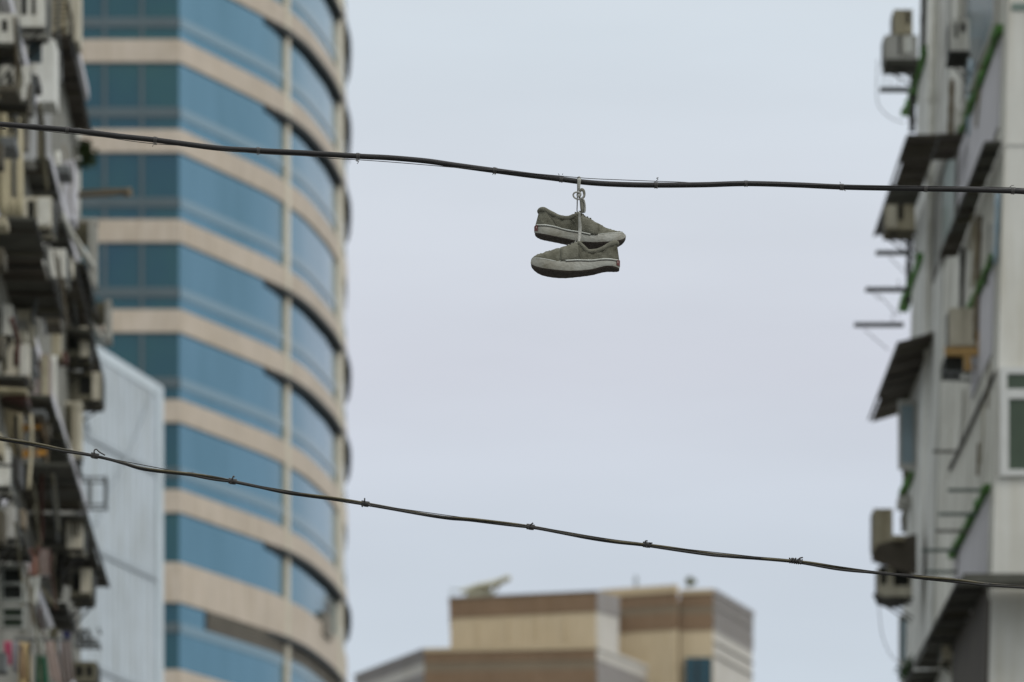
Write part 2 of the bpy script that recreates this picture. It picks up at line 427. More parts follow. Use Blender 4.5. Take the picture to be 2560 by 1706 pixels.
# ------------------------------------------------------------------ sneakers (traced in a 5.226x view of the photo)
ZK = 5.226
def S(zx, zy, dy=0.0, base=0.0):
    return P(1280 + zx / ZK, 420 + zy / ZK, D + base + dy)
def sneaker(label, base, heel, toe, throat, wtab, fox, bot, collar, vamp, seam_x, top_heel, grp):
    """heel/toe/throat: view columns; every table runs along the view columns"""
    sg = 1 if toe > heel else -1
    Lx = abs(toe - heel)
    fox, bot, collar, vamp = [smooth_tab(sorted(t)) for t in (fox, bot, collar, vamp)]
    wt = smooth_tab(wtab)
    def u(x): return abs(x - heel) / Lx
    def W(x):
        uu = min(1, max(0, u(x)))
        w_ = interp(wt, uu)
        eh = min(1, uu / .10); et = min(1, (1 - uu) / .16)
        return w_ * math.sqrt(max(0, 1 - (1 - eh) ** 2)) ** .8 * math.sqrt(max(0, 1 - (1 - et) ** 2)) ** .9 + .0006
    n = 56
    xs = [heel + sg * Lx * (.5 - .5 * math.cos(math.pi * i / n)) for i in range(n + 1)]
    def zf(x): return S(x, interp(fox, x), -W(x), base).z
    def zb(x): return S(x, interp(bot, x), -W(x), base).z
    def X(x): return S(x, 0, 0, base).x
    yc = D + base
    t = thing('sneaker', label, 'shoe', (X((heel + toe) / 2), yc, min(zb(x) for x in xs)), grp)
    # sole side wall
    def ring(k, extra=0.0):
        near = [Vector((X(x) - sg * 0, yc - W(x) - extra, 0)) for x in xs]
        return near
    near, far = [], []
    loop = [(x, -1) for x in xs] + [(x, 1) for x in reversed(xs[1:-1])]
    rows = []
    for v in (0, .08, .5, .92, 1.0):
        bulge = .0012 if 0 < v < 1 else 0.0
        rows.append([Vector((X(x) + (sg * bulge if x == toe else (-sg * bulge if x == heel else 0)), yc + s_ * (W(x) + bulge), zb(x) + (zf(x) - zb(x)) * v)) for x, s_ in loop])
    mb = MB(); mb.grid(rows, close=True)
    topn = len(mb.v)
    fx = mb.build('sole_sidewall', 'foxing', t, smooth=True)
    # outsole: thin dark slab under the side wall
    mb = MB()
    rows = [[Vector((X(x), yc + s_ * (W(x) - .0005), zb(x) + .003)) for x, s_ in loop], [Vector((X(x), yc + s_ * (W(x) + .0004), zb(x) - .0005)) for x, s_ in loop], [Vector((X(x), yc + s_ * max(.0003, W(x) - .002), zb(x) - .005)) for x, s_ in loop]]
    mb.grid(rows, close=True)
    under = []
    for i, x in enumerate(xs):
        under.append([Vector((X(x), yc + s_ * max(.0003, W(x) - .002), zb(x) - .005 + .0006 * math.sin(i * 2.2 + j))) for j, s_ in enumerate((-1, -.5, 0, .5, 1))])
    mb.grid(under)
    mb.build('outsole', 'outsole', t, smooth=False)
    # insole
    mb = MB(); mb.grid([[Vector((X(x), yc + s_ * W(x) * .96, zf(x) - .003)) for s_ in (-1, 0, 1)] for x in xs]); mb.build('insole', 'groove', t)
    rnd = random.Random(int(abs(heel)))
    # vamp: closed over from throat to toe
    xv = [x for x in xs if sg * (x - throat) > 8]
    xv = [throat] + xv
    rows = []
    m = 22
    for i, x in enumerate(xv):
        zt = S(x, interp(vamp, x), 0, base).z; z0 = zf(x) - .004
        r = []
        for j in range(m + 1):
            a = math.pi * j / m
            cr_ = -math.cos(a)
            wy = W(x) * (abs(cr_) ** .8) * (1 if cr_ > 0 else -1) * .985
            h = math.sin(a) ** .78
            wr = (.0017 * math.sin(X(x) * 210 + 2.2 * j * .45) + .0012 * math.sin(X(x) * 430 - j * 1.1)) * math.sin(a) * min(1, i / 4)
            r.append(Vector((X(x), yc + wy, z0 + max(.0, zt - z0) * h + wr)))
        rows.append(r)
    vp = MB().grid(rows).build('toe_panel', 'canvas', t, smooth=True)
    # quarters: wrap round the heel, open on top
    xq = [x for x in xs if sg * (x - throat) < -4] + [throat]
    ks = (throat - top_heel) / (throat - heel)
    def xt(x, v): return throat + (x - throat) * (1 + (ks - 1) * v)
    ql = [(x, -1) for x in reversed(xq)] + [(x, 1) for x in xq[1:]]
    rows = []
    for iv in range(8):
        v = iv / 7
        r = []
        for x, s_ in ql:
            xx = xt(x, v); wtop = W(x) * (1 - .22 * v * v) * (1 + .04 * math.sin(math.pi * v))
            xtop = xt(x, 1)
            zc = S(xtop, interp(collar, xtop), -W(x) * .78, base).z
            z0 = zf(x) - .003
            wr = .0014 * math.sin(X(xx) * 190 + v * 7) + .0009 * math.sin(X(xx) * 420 - v * 13)
            r.append(Vector((X(xx), yc + s_ * (wtop + wr * (1 if W(x) > .02 else 0)), z0 + (zc - z0) * v)))
        rows.append(r)
    q = MB().grid(rows).build('quarter', 'canvas', t, smooth=True)
    so_ = q.modifiers.new('thickness', 'SOLIDIFY'); so_.thickness = .003; so_.offset = -1
    # stitched seams on the quarter
    def Q(x, v, s_):
        z0 = zf(x) - .003; xtop = xt(x, 1); zc = S(xtop, interp(collar, xtop), -W(x) * .78, base).z
        wt_ = W(x) * (1 - .22 * v * v) * (1 + .04 * math.sin(math.pi * v)) + .0011
        return Vector((X(xt(x, v)), yc + s_ * wt_, z0 + (zc - z0) * v))
    for s_ in (-1, 1):
        for seam in (((.10, .78), (.17, .55), (.22, .30), (.24, .02)), ((.40, .70), (.44, .45), (.455, .2), (.46, .02))):
            MB().tube(catmull([Q(heel + sg * Lx * a, v, s_) for a, v in seam], 4), .0011, 5).build('seam', 'canvas_edge', t, smooth=True)
    # padded collar
    edge = rows[-1]
    MB().tube([p + Vector((0, 0, -.0075)) for p in edge], [.0088 if 2 < i < len(edge) - 3 else .006 for i in range(len(edge))], 12).build('collar', 'canvas_edge', t, smooth=True)
    # overlay of the quarter on the toe panel (stitched seam)
    mb = MB()
    xo = [x for x in xv if sg * (x - seam_x) <= 0]
    for s_ in (-1, 1):
        rows = []
        for i, x in enumerate(xo):
            f = i / max(1, len(xo) - 1)
            zt = S(x, interp(vamp, x), 0, base).z; z0 = zf(x) - .004; r = []
            jm = .47 - .20 * f
            for j in range(9):
                a = math.pi * (jm * j / 8)
                r.append(Vector((X(x), yc + s_ * (W(x) * (math.cos(a) ** .8) * .985 + .0022 * math.cos(a)), z0 + max(0, zt - z0) * math.sin(a) ** .78 + .0018 * math.sin(a))))
            rows.append(r)
        mb.grid(rows)
    ov = mb.build('eyelet_panel', 'canvas_edge', t, smooth=True)
    sm = ov.modifiers.new('thickness', 'SOLIDIFY'); sm.thickness = .0018; sm.offset = 0
    # tongue
    mb = MB()
    rows = []
    for i in range(5):
        x = throat + sg * (60 - 30 * i)
        zt = S(x, interp(vamp, throat) + (18 - 7 * i), 0, base).z
        rows.append([Vector((X(x), yc + yy * .020, zt - .006 * yy * yy)) for yy in (-1, -.5, 0, .5, 1)])
    tg = mb.grid(rows).build('tongue', 'canvas', t, smooth=True)
    sm = tg.modifiers.new('thickness', 'SOLIDIFY'); sm.thickness = .003
    # light tape along the top of the side wall, dark groove beneath
    xl = [x for x in xs if u(x) < .62 and u(x) > .015]
    for nm, dyz, rr, mm, ex in (('foxing_tape', 8, .0026, 'foxing_light', .0010), ('groove', 25, .0012, 'groove', .0006)):
        mb = MB()
        for s_ in (-1, 1):
            mb.tube([Vector((X(x), yc + s_ * (W(x) + ex), zf(x) - (dyz + 3 * math.sin(x * .02)) / (748 * ZK))) for x in xl], rr, 6)
        mb.build(nm, mm, t, smooth=True)
    xl = [x for x in xs if .70 < u(x) < .985]
    mb = MB()
    for s_ in (-1, 1):
        mb.tube([Vector((X(x), yc + s_ * (W(x) + .0004), zf(x) - .0006)) for x in xl], .0016, 6)
    mb.build('toe_tape', 'foxing_light', t, smooth=True)
    # heel label
    mb = MB(); hw = []
    xh = [heel + sg * d for d in (44, 30, 18, 9, 3, 0)]
    lp = [(x, -1) for x in xh] + [(x, 1) for x in reversed(xh[:-1])]
    rows = []
    for v in (.22, .5, .92):
        rows.append([Vector((X(x) - sg * .0022, yc + s_ * (W(x) + .0022), zb(x) + (zf(x) - zb(x)) * v)) for x, s_ in lp])
    hl = mb.grid(rows).build('heel_label', 'heel_red', t, smooth=True)
    mb = MB()
    xm = heel + sg * 26
    c = Vector((X(xm), yc - W(xm) - .0038, zb(xm) + (zf(xm) - zb(xm)) * .62))
    mb.box(c + Vector((-.0022, -.0004, -.0028)), c + Vector((.0022, .0006, .0028))).build('emblem', 'heel_mark', hl, bevel=.0006)
    # eyelets along the lacing edge
    for k in range(4):
        x = throat + sg * (26 + 40 * k)
        zt = S(x, interp(vamp, x), 0, base).z; z0 = zf(x) - .004
        for s_ in (-1, 1):
            a = math.pi * .36
            p = Vector((X(x), yc + s_ * (W(x) * (math.cos(a) ** .8) * .985 + .0030), z0 + max(0, zt - z0) * math.sin(a) ** .78 + .003))
            MB().tube([p + Vector((0, s_ * .0006, .0004)), p - Vector((0, s_ * .002, .001))], .0024, 10).build('eyelet', 'groove', t)
    # lace rows over the throat
    for k in range(3):
        x = throat + sg * (40 + 46 * k)
        zt = S(x, interp(vamp, x), 0, base).z
        pts = [Vector((X(x) + sg * .002 * yy, yc + yy * .024, zt + .0022 - .010 * abs(yy) ** 2.2)) for yy in (-1.05, -.8, -.4, 0, .4, .8, 1.05)]
        MB().tube(pts, .0024, 6).build('lace_row', 'lace', t, smooth=True)
    return t
WT = [(0, .030), (.12, .034), (.3, .034), (.45, .036), (.62, .045), (.75, .048), (.88, .044), (1, .036)]
sneaker('worn olive grey canvas sneaker hanging higher, toe pointing right', .052, 298, 1485, 880, WT,
        fox=[(298, 765), (320, 742), (370, 737), (430, 738), (520, 756), (650, 787), (760, 812), (860, 832), (970, 848), (1060, 866), (1110, 862), (1200, 858), (1300, 850), (1400, 846), (1450, 852), (1485, 885)],
        bot=[(298, 845), (330, 852), (450, 872), (600, 902), (740, 932), (860, 956), (970, 968), (1080, 972), (1200, 968), (1300, 960), (1400, 944), (1450, 930), (1485, 905)],
        collar=[(355, 545), (375, 522), (405, 517), (440, 528), (500, 562), (600, 612), (690, 632), (770, 622), (840, 585), (880, 568)],
        vamp=[(860, 575), (880, 588), (930, 635), (1000, 665), (1080, 710), (1140, 745), (1200, 782), (1290, 822), (1380, 843), (1440, 852), (1485, 890)],
        seam_x=1130, top_heel=362, grp='pair of sneakers hung by their laces')
sneaker('worn olive grey canvas sneaker hanging lower, toe pointing left', -.052, 1403, 248, 868, WT,
        fox=[(248, 1225), (262, 1196), (300, 1178), (400, 1184), (520, 1208), (600, 1222), (650, 1202), (850, 1200), (1000, 1198), (1100, 1195), (1200, 1187), (1300, 1186), (1403, 1204)],
        bot=[(248, 1252), (270, 1268), (350, 1298), (500, 1324), (700, 1343), (880, 1342), (1000, 1330), (1080, 1316), (1150, 1296), (1220, 1282), (1290, 1280), (1350, 1292), (1403, 1312)],
        collar=[(868, 958), (905, 970), (935, 1015), (975, 1058), (1020, 1070), (1100, 1062), (1180, 1035), (1260, 985), (1320, 958), (1352, 950), (1372, 962)],
        vamp=[(248, 1215), (265, 1188), (300, 1158), (400, 1124), (500, 1090), (610, 1058), (700, 1030), (770, 1008), (830, 972), (890, 962)],
        seam_x=610, top_heel=1368, grp='pair of sneakers hung by their laces')

# laces joining the two shoes over the cable
lc = thing('shoelace', 'flat dirty white shoelace looped over the black cable with a bow knot', 'shoelace', S(870, 560))
def rb(pts, width, name, m='lace', th=.0016, n=6):
    pp = catmull([S(a[0], a[1], a[2]) for a in pts], n)
    ws = width / (748 * ZK) if not isinstance(width, (list, tuple)) else [x / (748 * ZK) for x in [interp([(i / (len(width) - 1), v) for i, v in enumerate(width)], k / (len(pp) - 1)) for k in range(len(pp))]]
    return MB().ribbon(pp, ws, th).build(name, m, lc, smooth=True)
rb([(875, 300, -.012), (872, 240, -.014), (876, 190, -.0145), (878, 152, -.0125), (876, 136, -.004), (874, 133, .004), (868, 150, .0125), (862, 200, .013), (858, 250, .010), (862, 300, .004)], [30, 40, 46, 50, 50, 48, 40, 22, 16, 14], 'lace_loop')
rb([(856, 210, .006), (857, 300, .004), (853, 400, .006), (852, 480, .02), (850, 562, .042), (862, 590, .050)], [14, 14, 15, 14, 13, 13], 'lace_strand', 'lace_dark')
rb([(884, 560, -.006), (882, 590, -.012), (881, 620, -.012), (882, 680, -.012), (888, 760, -.013), (886, 850, -.02), (880, 920, -.04), (876, 962, -.056)], [22, 28, 30, 32, 46, 44, 34, 26], 'lace_strand', 'lace')
rb([(890, 590, .01), (905, 560, -.004), (906, 600, -.006), (898, 640, .02), (892, 660, .04)], [12, 14, 14, 12, 10], 'lace_strand', 'lace_dark')
# bow
rb([(875, 330, -.016), (845, 318, -.020), (812, 330, -.020), (800, 358, -.018), (815, 388, -.016), (850, 408, -.015), (885, 412, -.016), (915, 396, -.018), (935, 372, -.018), (942, 350, -.017)], 21, 'bow_loop', 'lace')
rb([(872, 345, -.010), (890, 305, -.013), (912, 284, -.015), (934, 300, -.015), (944, 340, -.014), (938, 378, -.012), (915, 400, -.010), (890, 398, -.010), (876, 372, -.010)], [26, 34, 40, 38, 34, 30, 26, 24, 22], 'bow_loop', 'lace_dark')
rb([(846, 330, -.010), (868, 322, -.020), (892, 332, -.021), (893, 358, -.021), (876, 376, -.019), (858, 366, -.016), (856, 345, -.012)], 28, 'knot', 'lace', .005)
rb([(890, 392, -.014), (905, 420, -.016), (915, 470, -.015), (922, 530, -.014), (930, 590, -.012)], [22, 46, 58, 62, 52], 'lace_tail', 'lace_dark', .002)
rb([(915, 390, -.017), (938, 420, -.018), (950, 460, -.018), (956, 500, -.017), (955, 550, -.016), (948, 585, -.016)], [18, 20, 20, 18, 22, 18], 'lace_tail', 'lace', .0018)

# ------------------------------------------------------------------ glass office tower
TY = 235.0
def tz(y): return CZ + (HY - y) * TY / FP
front = [(-34.0, TY), (-13.75, TY)]
curve_pts = [(-13.75, 235), (-12.1, 238.3), (-10.47, 241.7), (-9.72, 243.8), (-9.03, 246.2), (-8.43, 249.4), (-8.08, 251.8), (-7.76, 255.2), (-7.62, 258.4), (-7.70, 261.6), (-7.95, 265.0), (-8.7, 268.6), (-10.0, 272.0)]
curve = [(p.x, p.y) for p in catmull([(a, b, 0) for a, b in curve_pts], 5)]
def curve_x_at(px):
    for i, (x, y) in enumerate(curve):
        if CX + x / y * FP >= px: return i
    return len(curve) - 1
tow = thing('office_tower', 'blue glass office tower with beige floor bands and a curved right corner', 'office tower', (-18, 250, 0))
full = front + curve[1:]
# core so nothing shows through
core = [(x + .9, y + .9) for x, y in front] + [(x - .9, y + .7) for x, y in curve] + [(-34, 272)]
core[0] = (-34, TY + .9); core[1] = (-14.1, TY + .9)
MB().hexa([(x, y, 0) for x, y in core], [(x, y, tz(-420)) for x, y in core]).build('core', 'shade_dark', tow)
MB().strip(full, 0, tz(1880), .10, .3).build('lower_wall', 'beige_stone', tow)
YK = {k: 157 + 225 * k for k in range(-2, 8)}
THICK = {6: 100}
for k in range(-2, 8):
    yl = YK[k]; yt = yl - THICK.get(k, 57)
    MB().strip(full, tz(yl), tz(yt), .10, .3).build('floor_band', 'beige_stone', tow)
    # glazing between the band above and this one
    gt = YK[k] - 225
    z0, z1 = tz(yt), tz(gt)
    MB().strip(front, z0, z1, 0, .25).build('window', 'front_glass', tow)
    MB().strip(curve, z0, z1, 0, .25).build('curved_window', 'curved_glass', tow)
    if k != 6:
        s0, s1 = (tz(yl - 88), tz(yl - 113))
        if k == 7: s0, s1 = tz(1582), tz(1557)
        MB().strip(front, s0, s1, .05, .2).build('transom', 'transom_grey', tow)
        MB().strip(curve, s0, s1, .05, .2).build('transom', 'strip_curved', tow)
    if k not in (1, 4):
        i0 = curve_x_at(652); a = curve[i0:]
        z = tz(yl)
        n = len(a)
        # tapered fin, thin at its left tip
        outs = [min(.29, .10 + .26 * i / 6) for i in range(n)]
        rows = []
        for i, (x, y) in enumerate(a):
            p0 = a[max(0, i - 1)]; p1 = a[min(n - 1, i + 1)]
            d = Vector((p1[0] - p0[0], p1[1] - p0[1])).normalized(); nn = Vector((d.y, -d.x)); o = outs[i]
            rows.append([(x + nn.x * .06, y + nn.y * .06, z - .23), (x + nn.x * o, y + nn.y * o, z - .23), (x + nn.x * o, y + nn.y * o, z - .004), (x + nn.x * .06, y + nn.y * .06, z - .004)])
        mb = MB(); mb.grid(rows, close=True); mb.f.append((0, 1, 2, 3)); e = (n - 1) * 4; mb.f.append((e + 3, e + 2, e + 1, e))
        mb.build('sunshade', 'shade_dark', tow)
for px in (125, 262, 355):
    x = (px - CX) * TY / FP
    MB().box((x - .07, TY - .07, tz(1700)), (x + .07, TY + .1, tz(-300))).build('mullion', 'transom_grey', tow)
def col_at(px, r, off, nm):
    i = curve_x_at(px); p0, p1 = curve[i - 1], curve[i]
    q0, q1 = CX + p0[0] / p0[1] * FP, CX + p1[0] / p1[1] * FP; f = (px - q0) / (q1 - q0)
    x, y = p0[0] + (p1[0] - p0[0]) * f, p0[1] + (p1[1] - p0[1]) * f
    d = Vector((p1[0] - p0[0], p1[1] - p0[1])).normalized(); nn = Vector((d.y, -d.x))
    c = Vector((x + nn.x * off, y + nn.y * off, 0))
    MB().tube([c, c + Vector((0, 0, tz(-420)))], r, 20).build(nm, 'beige_column', tow, smooth=True)
col_at(713, .185, .03, 'column')
col_at(843, .30, -.02, 'column')
i0 = curve_x_at(505); lv = MB()
z0, z1 = tz(1556), tz(1509)
zz = z0
while zz < z1 - .05:
    lv.strip(curve[i0:], zz, min(z1, zz + .085), .09, .1); zz += .165
lv.build('louvre', 'louvre_brown', tow)
MB().strip(curve[i0:], z0, z1, .03, .1).build('louvre_backing', 'shade_dark', tow)
i1, i2 = curve_x_at(797), curve_x_at(818)
MB().strip(curve[i1:i2 + 1], tz(1500 - 62), tz(1450 - 72), .22, .05).build('vent_box', 'louvre_brown', tow)

# ------------------------------------------------------------------ pale panel building beside it
GY1, GY2 = 146.0, 151.5
ga = Vector(((120 - CX) * 144.0 / FP, 144.0, 0)); gb = Vector(((402 - CX) * GY2 / FP, GY2, 0))
pb = thing('panel_building', 'pale grey ribbed panel building in front of the glass tower', 'building', (-12, 150, 0))
def gz(x, y, Y): return CZ + (HY - y) * Y / FP
za = gz(0, 790, 144.0); zb_ = gz(0, 968, GY2)
mb = MB()
lo = [(ga.x, ga.y, 0), (gb.x, gb.y, 0), (gb.x - 3, gb.y + 8, 0), (ga.x - 5, ga.y + 8, 0)]
hi = [(ga.x, ga.y, za), (gb.x, gb.y, zb_), (gb.x - 3, gb.y + 8, zb_), (ga.x - 5, ga.y + 8, za)]
mb.hexa(lo, hi).build('wall', 'grey_panel', pb)
dirv = (gb - ga).normalized(); nv = Vector((dirv.y, -dirv.x, 0))
def gp(f, z, out): p = ga.lerp(gb, f) + nv * out; return Vector((p.x, p.y, z))
for i in range(15):                       # ribs of the cladding
    f0 = .16 + i * .053
    a, b = gp(f0, 0, .0), gp(f0 + .018, 0, .0)
    zt = za + (zb_ - za) * (f0 + .009) - .25
    mb = MB().hexa([gp(f0, 0, .002), gp(f0, 0, .014), gp(f0 + .018, 0, .014), gp(f0 + .018, 0, .002)], [gp(f0, zt, .002), gp(f0, zt, .014), gp(f0 + .018, zt, .014), gp(f0 + .018, zt, .002)])
    mb.build('rib', 'grey_panel', pb)
mb = MB().hexa([gp(.955, 0, .002), gp(.955, 0, .07), gp(1.003, 0, .07), gp(1.003, 0, .002)], [gp(.955, zb_, .002), gp(.955, zb_, .07), gp(1.003, zb_, .07), gp(1.003, zb_, .002)])
mb.build('lit_edge', 'grey_trim', pb)  # paler strip standing in for light on the corner edge
mb = MB().hexa([gp(.0, za - .28, .003), gp(.0, za - .28, .03), gp(1.0, zb_ - .28, .03), gp(1.0, zb_ - .28, .003)], [gp(.0, za + .03, .003), gp(.0, za + .03, .03), gp(1.0, zb_ + .03, .03), gp(1.0, zb_ + .03, .003)])
mb.build('parapet', 'grey_trim', pb)
for yR in (1180, 1445, 1730):             # floor joints
    z = gz(0, yR, GY2)
    mb = MB().hexa([gp(.05, z - .14, .005), gp(.05, z - .14, .055), gp(.95, z - .14, .055), gp(.95, z - .14, .005)], [gp(.05, z, .005), gp(.05, z, .055), gp(.95, z, .055), gp(.95, z, .005)])
    mb.build('floor_joint', 'seam_grey', pb)
def gpx(px, py, out=.09):
    # point on the panel wall seen at px, py
    for i in range(200):
        f = i / 199; p = ga.lerp(gb, f) + nv * out
        if CX + p.x / p.y * FP >= px: break
    return Vector((p.x, p.y, CZ + (HY - py) * p.y / FP))
MB().tube([gpx(382, 985), gpx(338, 1100), gpx(285, 1215), gpx(240, 1310)], .035, 6).build('shadow_line', 'seam_grey', pb)  # thin grey tube standing in for a diagonal shadow on the wall
MB().tube([gpx(204, 1030), gpx(217, 1060), gpx(222, 1082)], .05, 6).build('pipe', 'seam_grey', pb)

# ------------------------------------------------------------------ brown stepped tower in the distance
bt = thing('stepped_tower', 'brown and tan stepped tower rising at bottom centre', 'tower', (4, 303, 0))
def pl(px, Y): return ((px - CX) * Y / FP, Y)
def bz(y, Y): return CZ + (HY - y) * Y / FP
# upper block
uf = [pl(1126, 300), pl(1491, 298)]; us = [pl(1491, 298), pl(1547, 299.8)]
ubl = [(uf[0][0] - .3, 312)] + uf + [us[1], (us[1][0] + .1, 312)]
zu = lambda y: bz(y, 300)
def inset(path, d): return [(x, y + d) for x, y in path]
poly = [(uf[0][0], 300.3), (uf[1][0] - .1, 298.3), (us[1][0] - .2, 300.1), (us[1][0] - .2, 314), (uf[0][0], 314)]
MB().hexa([(x, y, bz(1700, 300)) for x, y in poly], [(x, y, zu(1500)) for x, y in poly]).build('roof_slab', 'olive_tile', bt)
MB().strip([(uf[0][0], 312)] + uf, bz(1720, 300), zu(1545), 0, .25).build('wall', 'tan_wall', bt)
MB().strip([(uf[0][0], 312)] + uf, zu(1545), zu(1498), .05, .25).build('brown_band', 'brown_tile', bt)
MB().strip([(uf[0][0], 312)] + uf, zu(1498), zu(1494), .09, .25).build('roof_edge', 'louvre_brown', bt)
MB().strip(us + [(us[1][0], 312)], bz(1720, 300), zu(1545), 0, .25).build('side_wall', 'side_pale_skylit', bt)
MB().strip(us + [(us[1][0], 312)], zu(1545), zu(1494), .05, .25).build('side_band', 'side_grey_skylit', bt)
for px in (1197, 1272, 1343, 1414):
    x, y = uf[0][0] + (uf[1][0] - uf[0][0]) * (px - 1126) / 365, 300 - 2 * (px - 1126) / 365
    MB().box((x - .09, y - .03, zu(1612)), (x + .09, y + .1, zu(1547))).build('panel_joint', 'tan_cap', bt)
# lower block
l0, l1, l2, l3 = pl(890, 306.0), pl(1061, 297.6), pl(1491, 296.6), pl(1645, 304.6)
zl = lambda y: bz(y, 297.6)
poly = [(l0[0] + .2, 306.4), (l1[0] + .1, 298.0), (l2[0] - .1, 297.0), (l3[0] - .2, 305), (l3[0], 314), (l0[0], 314)]
MB().hexa([(x, y, 0) for x, y in poly], [(x, y, zl(1628)) for x, y in poly]).build('terrace', 'olive_tile', bt)
for nm, a, b, ml, mf, mr_, o in (('parapet_cap', 1622, 1632, 'side_grey_skylit', 'tan_cap', 'side_pale_skylit', .12), ('upper_band', 1632, 1656, 'side_grey_skylit', 'brown_tile', 'side_pale_skylit', .05), ('middle_band', 1656, 1682, 'side_pale_skylit', 'olive_tile', 'side_grey_skylit', .02), ('lower_band', 1682, 1760, 'side_grey_skylit', 'brown_tile', 'side_grey_skylit', .05)):
    MB().strip([l0, l1], zl(b), zl(a), o, .3).build(nm, ml, bt)
    MB().strip([l1, l2], zl(b), zl(a), o, .3).build(nm, mf, bt)
    MB().strip([l2, l3], zl(b), zl(a), o, .3).build(nm, mr_, bt)
MB().strip([l0, l1, l2, l3], 0, zl(1760), .02, .3).build('base_wall', 'brown_tile', bt)
# right block
r0, r1, r2, r3 = pl(1500, 304.0), pl(1692, 302.4), pl(1700, 303.0), pl(1783, 302.6)
r4 = pl(1881, 309.6)
zr = lambda y: bz(y, 302.6)
poly = [(r0[0], 304.3), (r1[0], 302.8), (r1[0], 316), (r0[0], 316)]
MB().hexa([(x, y, 0) for x, y in poly], [(x, y, zr(1476)) for x, y in poly]).build('core', 'olive_tile', bt)
poly = [(r2[0], 303.4), (r3[0] - .1, 303.0), (r4[0] - .2, 310), (r4[0] - .4, 316), (r2[0], 316)]
MB().hexa([(x, y, 0) for x, y in poly], [(x, y, zr(1484)) for x, y in poly]).build('core', 'olive_tile', bt)
for nm, a, b, m1, m2, o in (('parapet_cap', 1464, 1484, 'tan_cap', 'side_grey_skylit', .12), ('upper_band', 1484, 1514, 'brown_tile', 'side_grey_skylit', .05), ('middle_band', 1514, 1534, 'olive_tile', 'side_grey_skylit', .03), ('lower_band', 1534, 1574, 'brown_tile', 'side_grey_skylit', .05), ('wall', 1574, 1760, 'tan_wall', 'side_pale_skylit', 0)):
    MB().strip([r0, r1], zr(b), zr(a), o, .3).build(nm, m1, bt)
    d = 9 if a in (1464,) else 0
    MB().strip([r2, r3], zr(b), zr(a + d), o, .3).build(nm, m1, bt)
    MB().strip([r3, r4], zr(b), zr(a + d), o, .3).build(nm, m2, bt)
for yy in (1500, 1522, 1548, 1604, 1636):
    MB().strip([r3, r4], zr(yy + 2.2), zr(yy), .09, .02).build('side_groove', 'louvre_brown', bt)
wx0, wx1 = pl(1713, 302.8)[0], pl(1779, 302.6)[0]
wn = MB().box((wx0, 302.50, zr(1730)), (wx1, 302.9, zr(1645))).build('window', 'teal_glass', bt)
MB().box((wx0 + .62, 302.44, zr(1730)), (wx0 + .70, 302.5, zr(1645))).build('mullion', 'shade_dark', wn)
# rooftop objects
cr_ = thing('roof_crane', 'cream cradle crane with raised arm on the left roof of the stepped tower', 'crane', (*pl(1190, 302), zu(1494)))
MB().hexa([P(1158, 1502, 302), P(1232, 1502, 302), P(1232, 1502, 302) + Vector((0, 1.2, 0)), P(1158, 1502, 302) + Vector((0, 1.2, 0))], [P(1174, 1466, 302), P(1226, 1462, 302), P(1226, 1462, 302) + Vector((0, 1.2, 0)), P(1174, 1466, 302) + Vector((0, 1.2, 0))]).build('cab', 'crane_cream', cr_, bevel=.05)
MB().tube([P(1150, 1480, 302), P(1195, 1466, 302), P(1235, 1460, 301.8), P(1275, 1444, 301.5)], [.10, .16, .2, .16], 8).build('arm', 'crane_cream', cr_)
MB().tube([P(1128, 1494, 302.5), P(1128, 1474, 302.5), P(1165, 1474, 302.5)], .06, 6).build('rail', 'grey_trim', cr_)
MB().tube([P(1258, 1450, 301.8), P(1236, 1480, 302), P(1228, 1494, 302)], .07, 6).build('strut', 'crane_cream', cr_)
ps = MB().tube([P(1590, 1478, 304.5), P(1590, 1440, 304.5)], .09, 8)
ps.tube([P(1590, 1452, 304.5) + Vector((-.2, 0, 0)), P(1590, 1452, 304.5) + Vector((.2, 0, 0))], .03, 6)
tag(ps.build('roof_mast', 'seam_grey', origin=P(1590, 1478, 304.5)), 'short grey mast standing on the roof edge of the stepped tower', 'mast')
def bush(name, label, cat, c, r, n, m, leaf=.05, squash=(1, 1, 1), seed=1):
    rnd = random.Random(seed); t = thing(name, label, cat, c + Vector((0, 0, -r * squash[2])))
    mb = MB()
    cl = [Vector((rnd.gauss(0, .45) * squash[0], rnd.gauss(0, .45) * squash[1], rnd.gauss(0, .45) * squash[2])) * r for _ in range(max(5, n // 40))]
    for i in range(n):
        k = rnd.choice(cl)
        p = c + k + Vector((rnd.gauss(0, .22), rnd.gauss(0, .22), rnd.gauss(0, .22))) * r
        a = Vector((rnd.uniform(-1, 1), rnd.uniform(-1, 1), rnd.uniform(-1, 1))).normalized(); b = a.cross(Vector((.3, .5, .8))).normalized()
        l = leaf * rnd.uniform(.6, 1.4); i0 = len(mb.v)
        mb.v += [p - a * l, p + b * l * .4, p + a * l, p - b * l * .4]; mb.f.append((i0, i0 + 1, i0 + 2, i0 + 3))
    mb.build('foliage', m, t)
    st = MB()
    for k in cl[:5]: st.tube([c + Vector((0, 0, -r * squash[2])), c + k * .5, c + k], r * .03, 5)
    st.build('stem', 'pipe_brown', t)
    return t
bush('roof_shrub', 'small blurred shrub on the right roof corner of the stepped tower', 'shrub', P(1722, 1454, 303.6), .38, 110, 'shrub_pale', .12, (.7, .7, 1), 4)

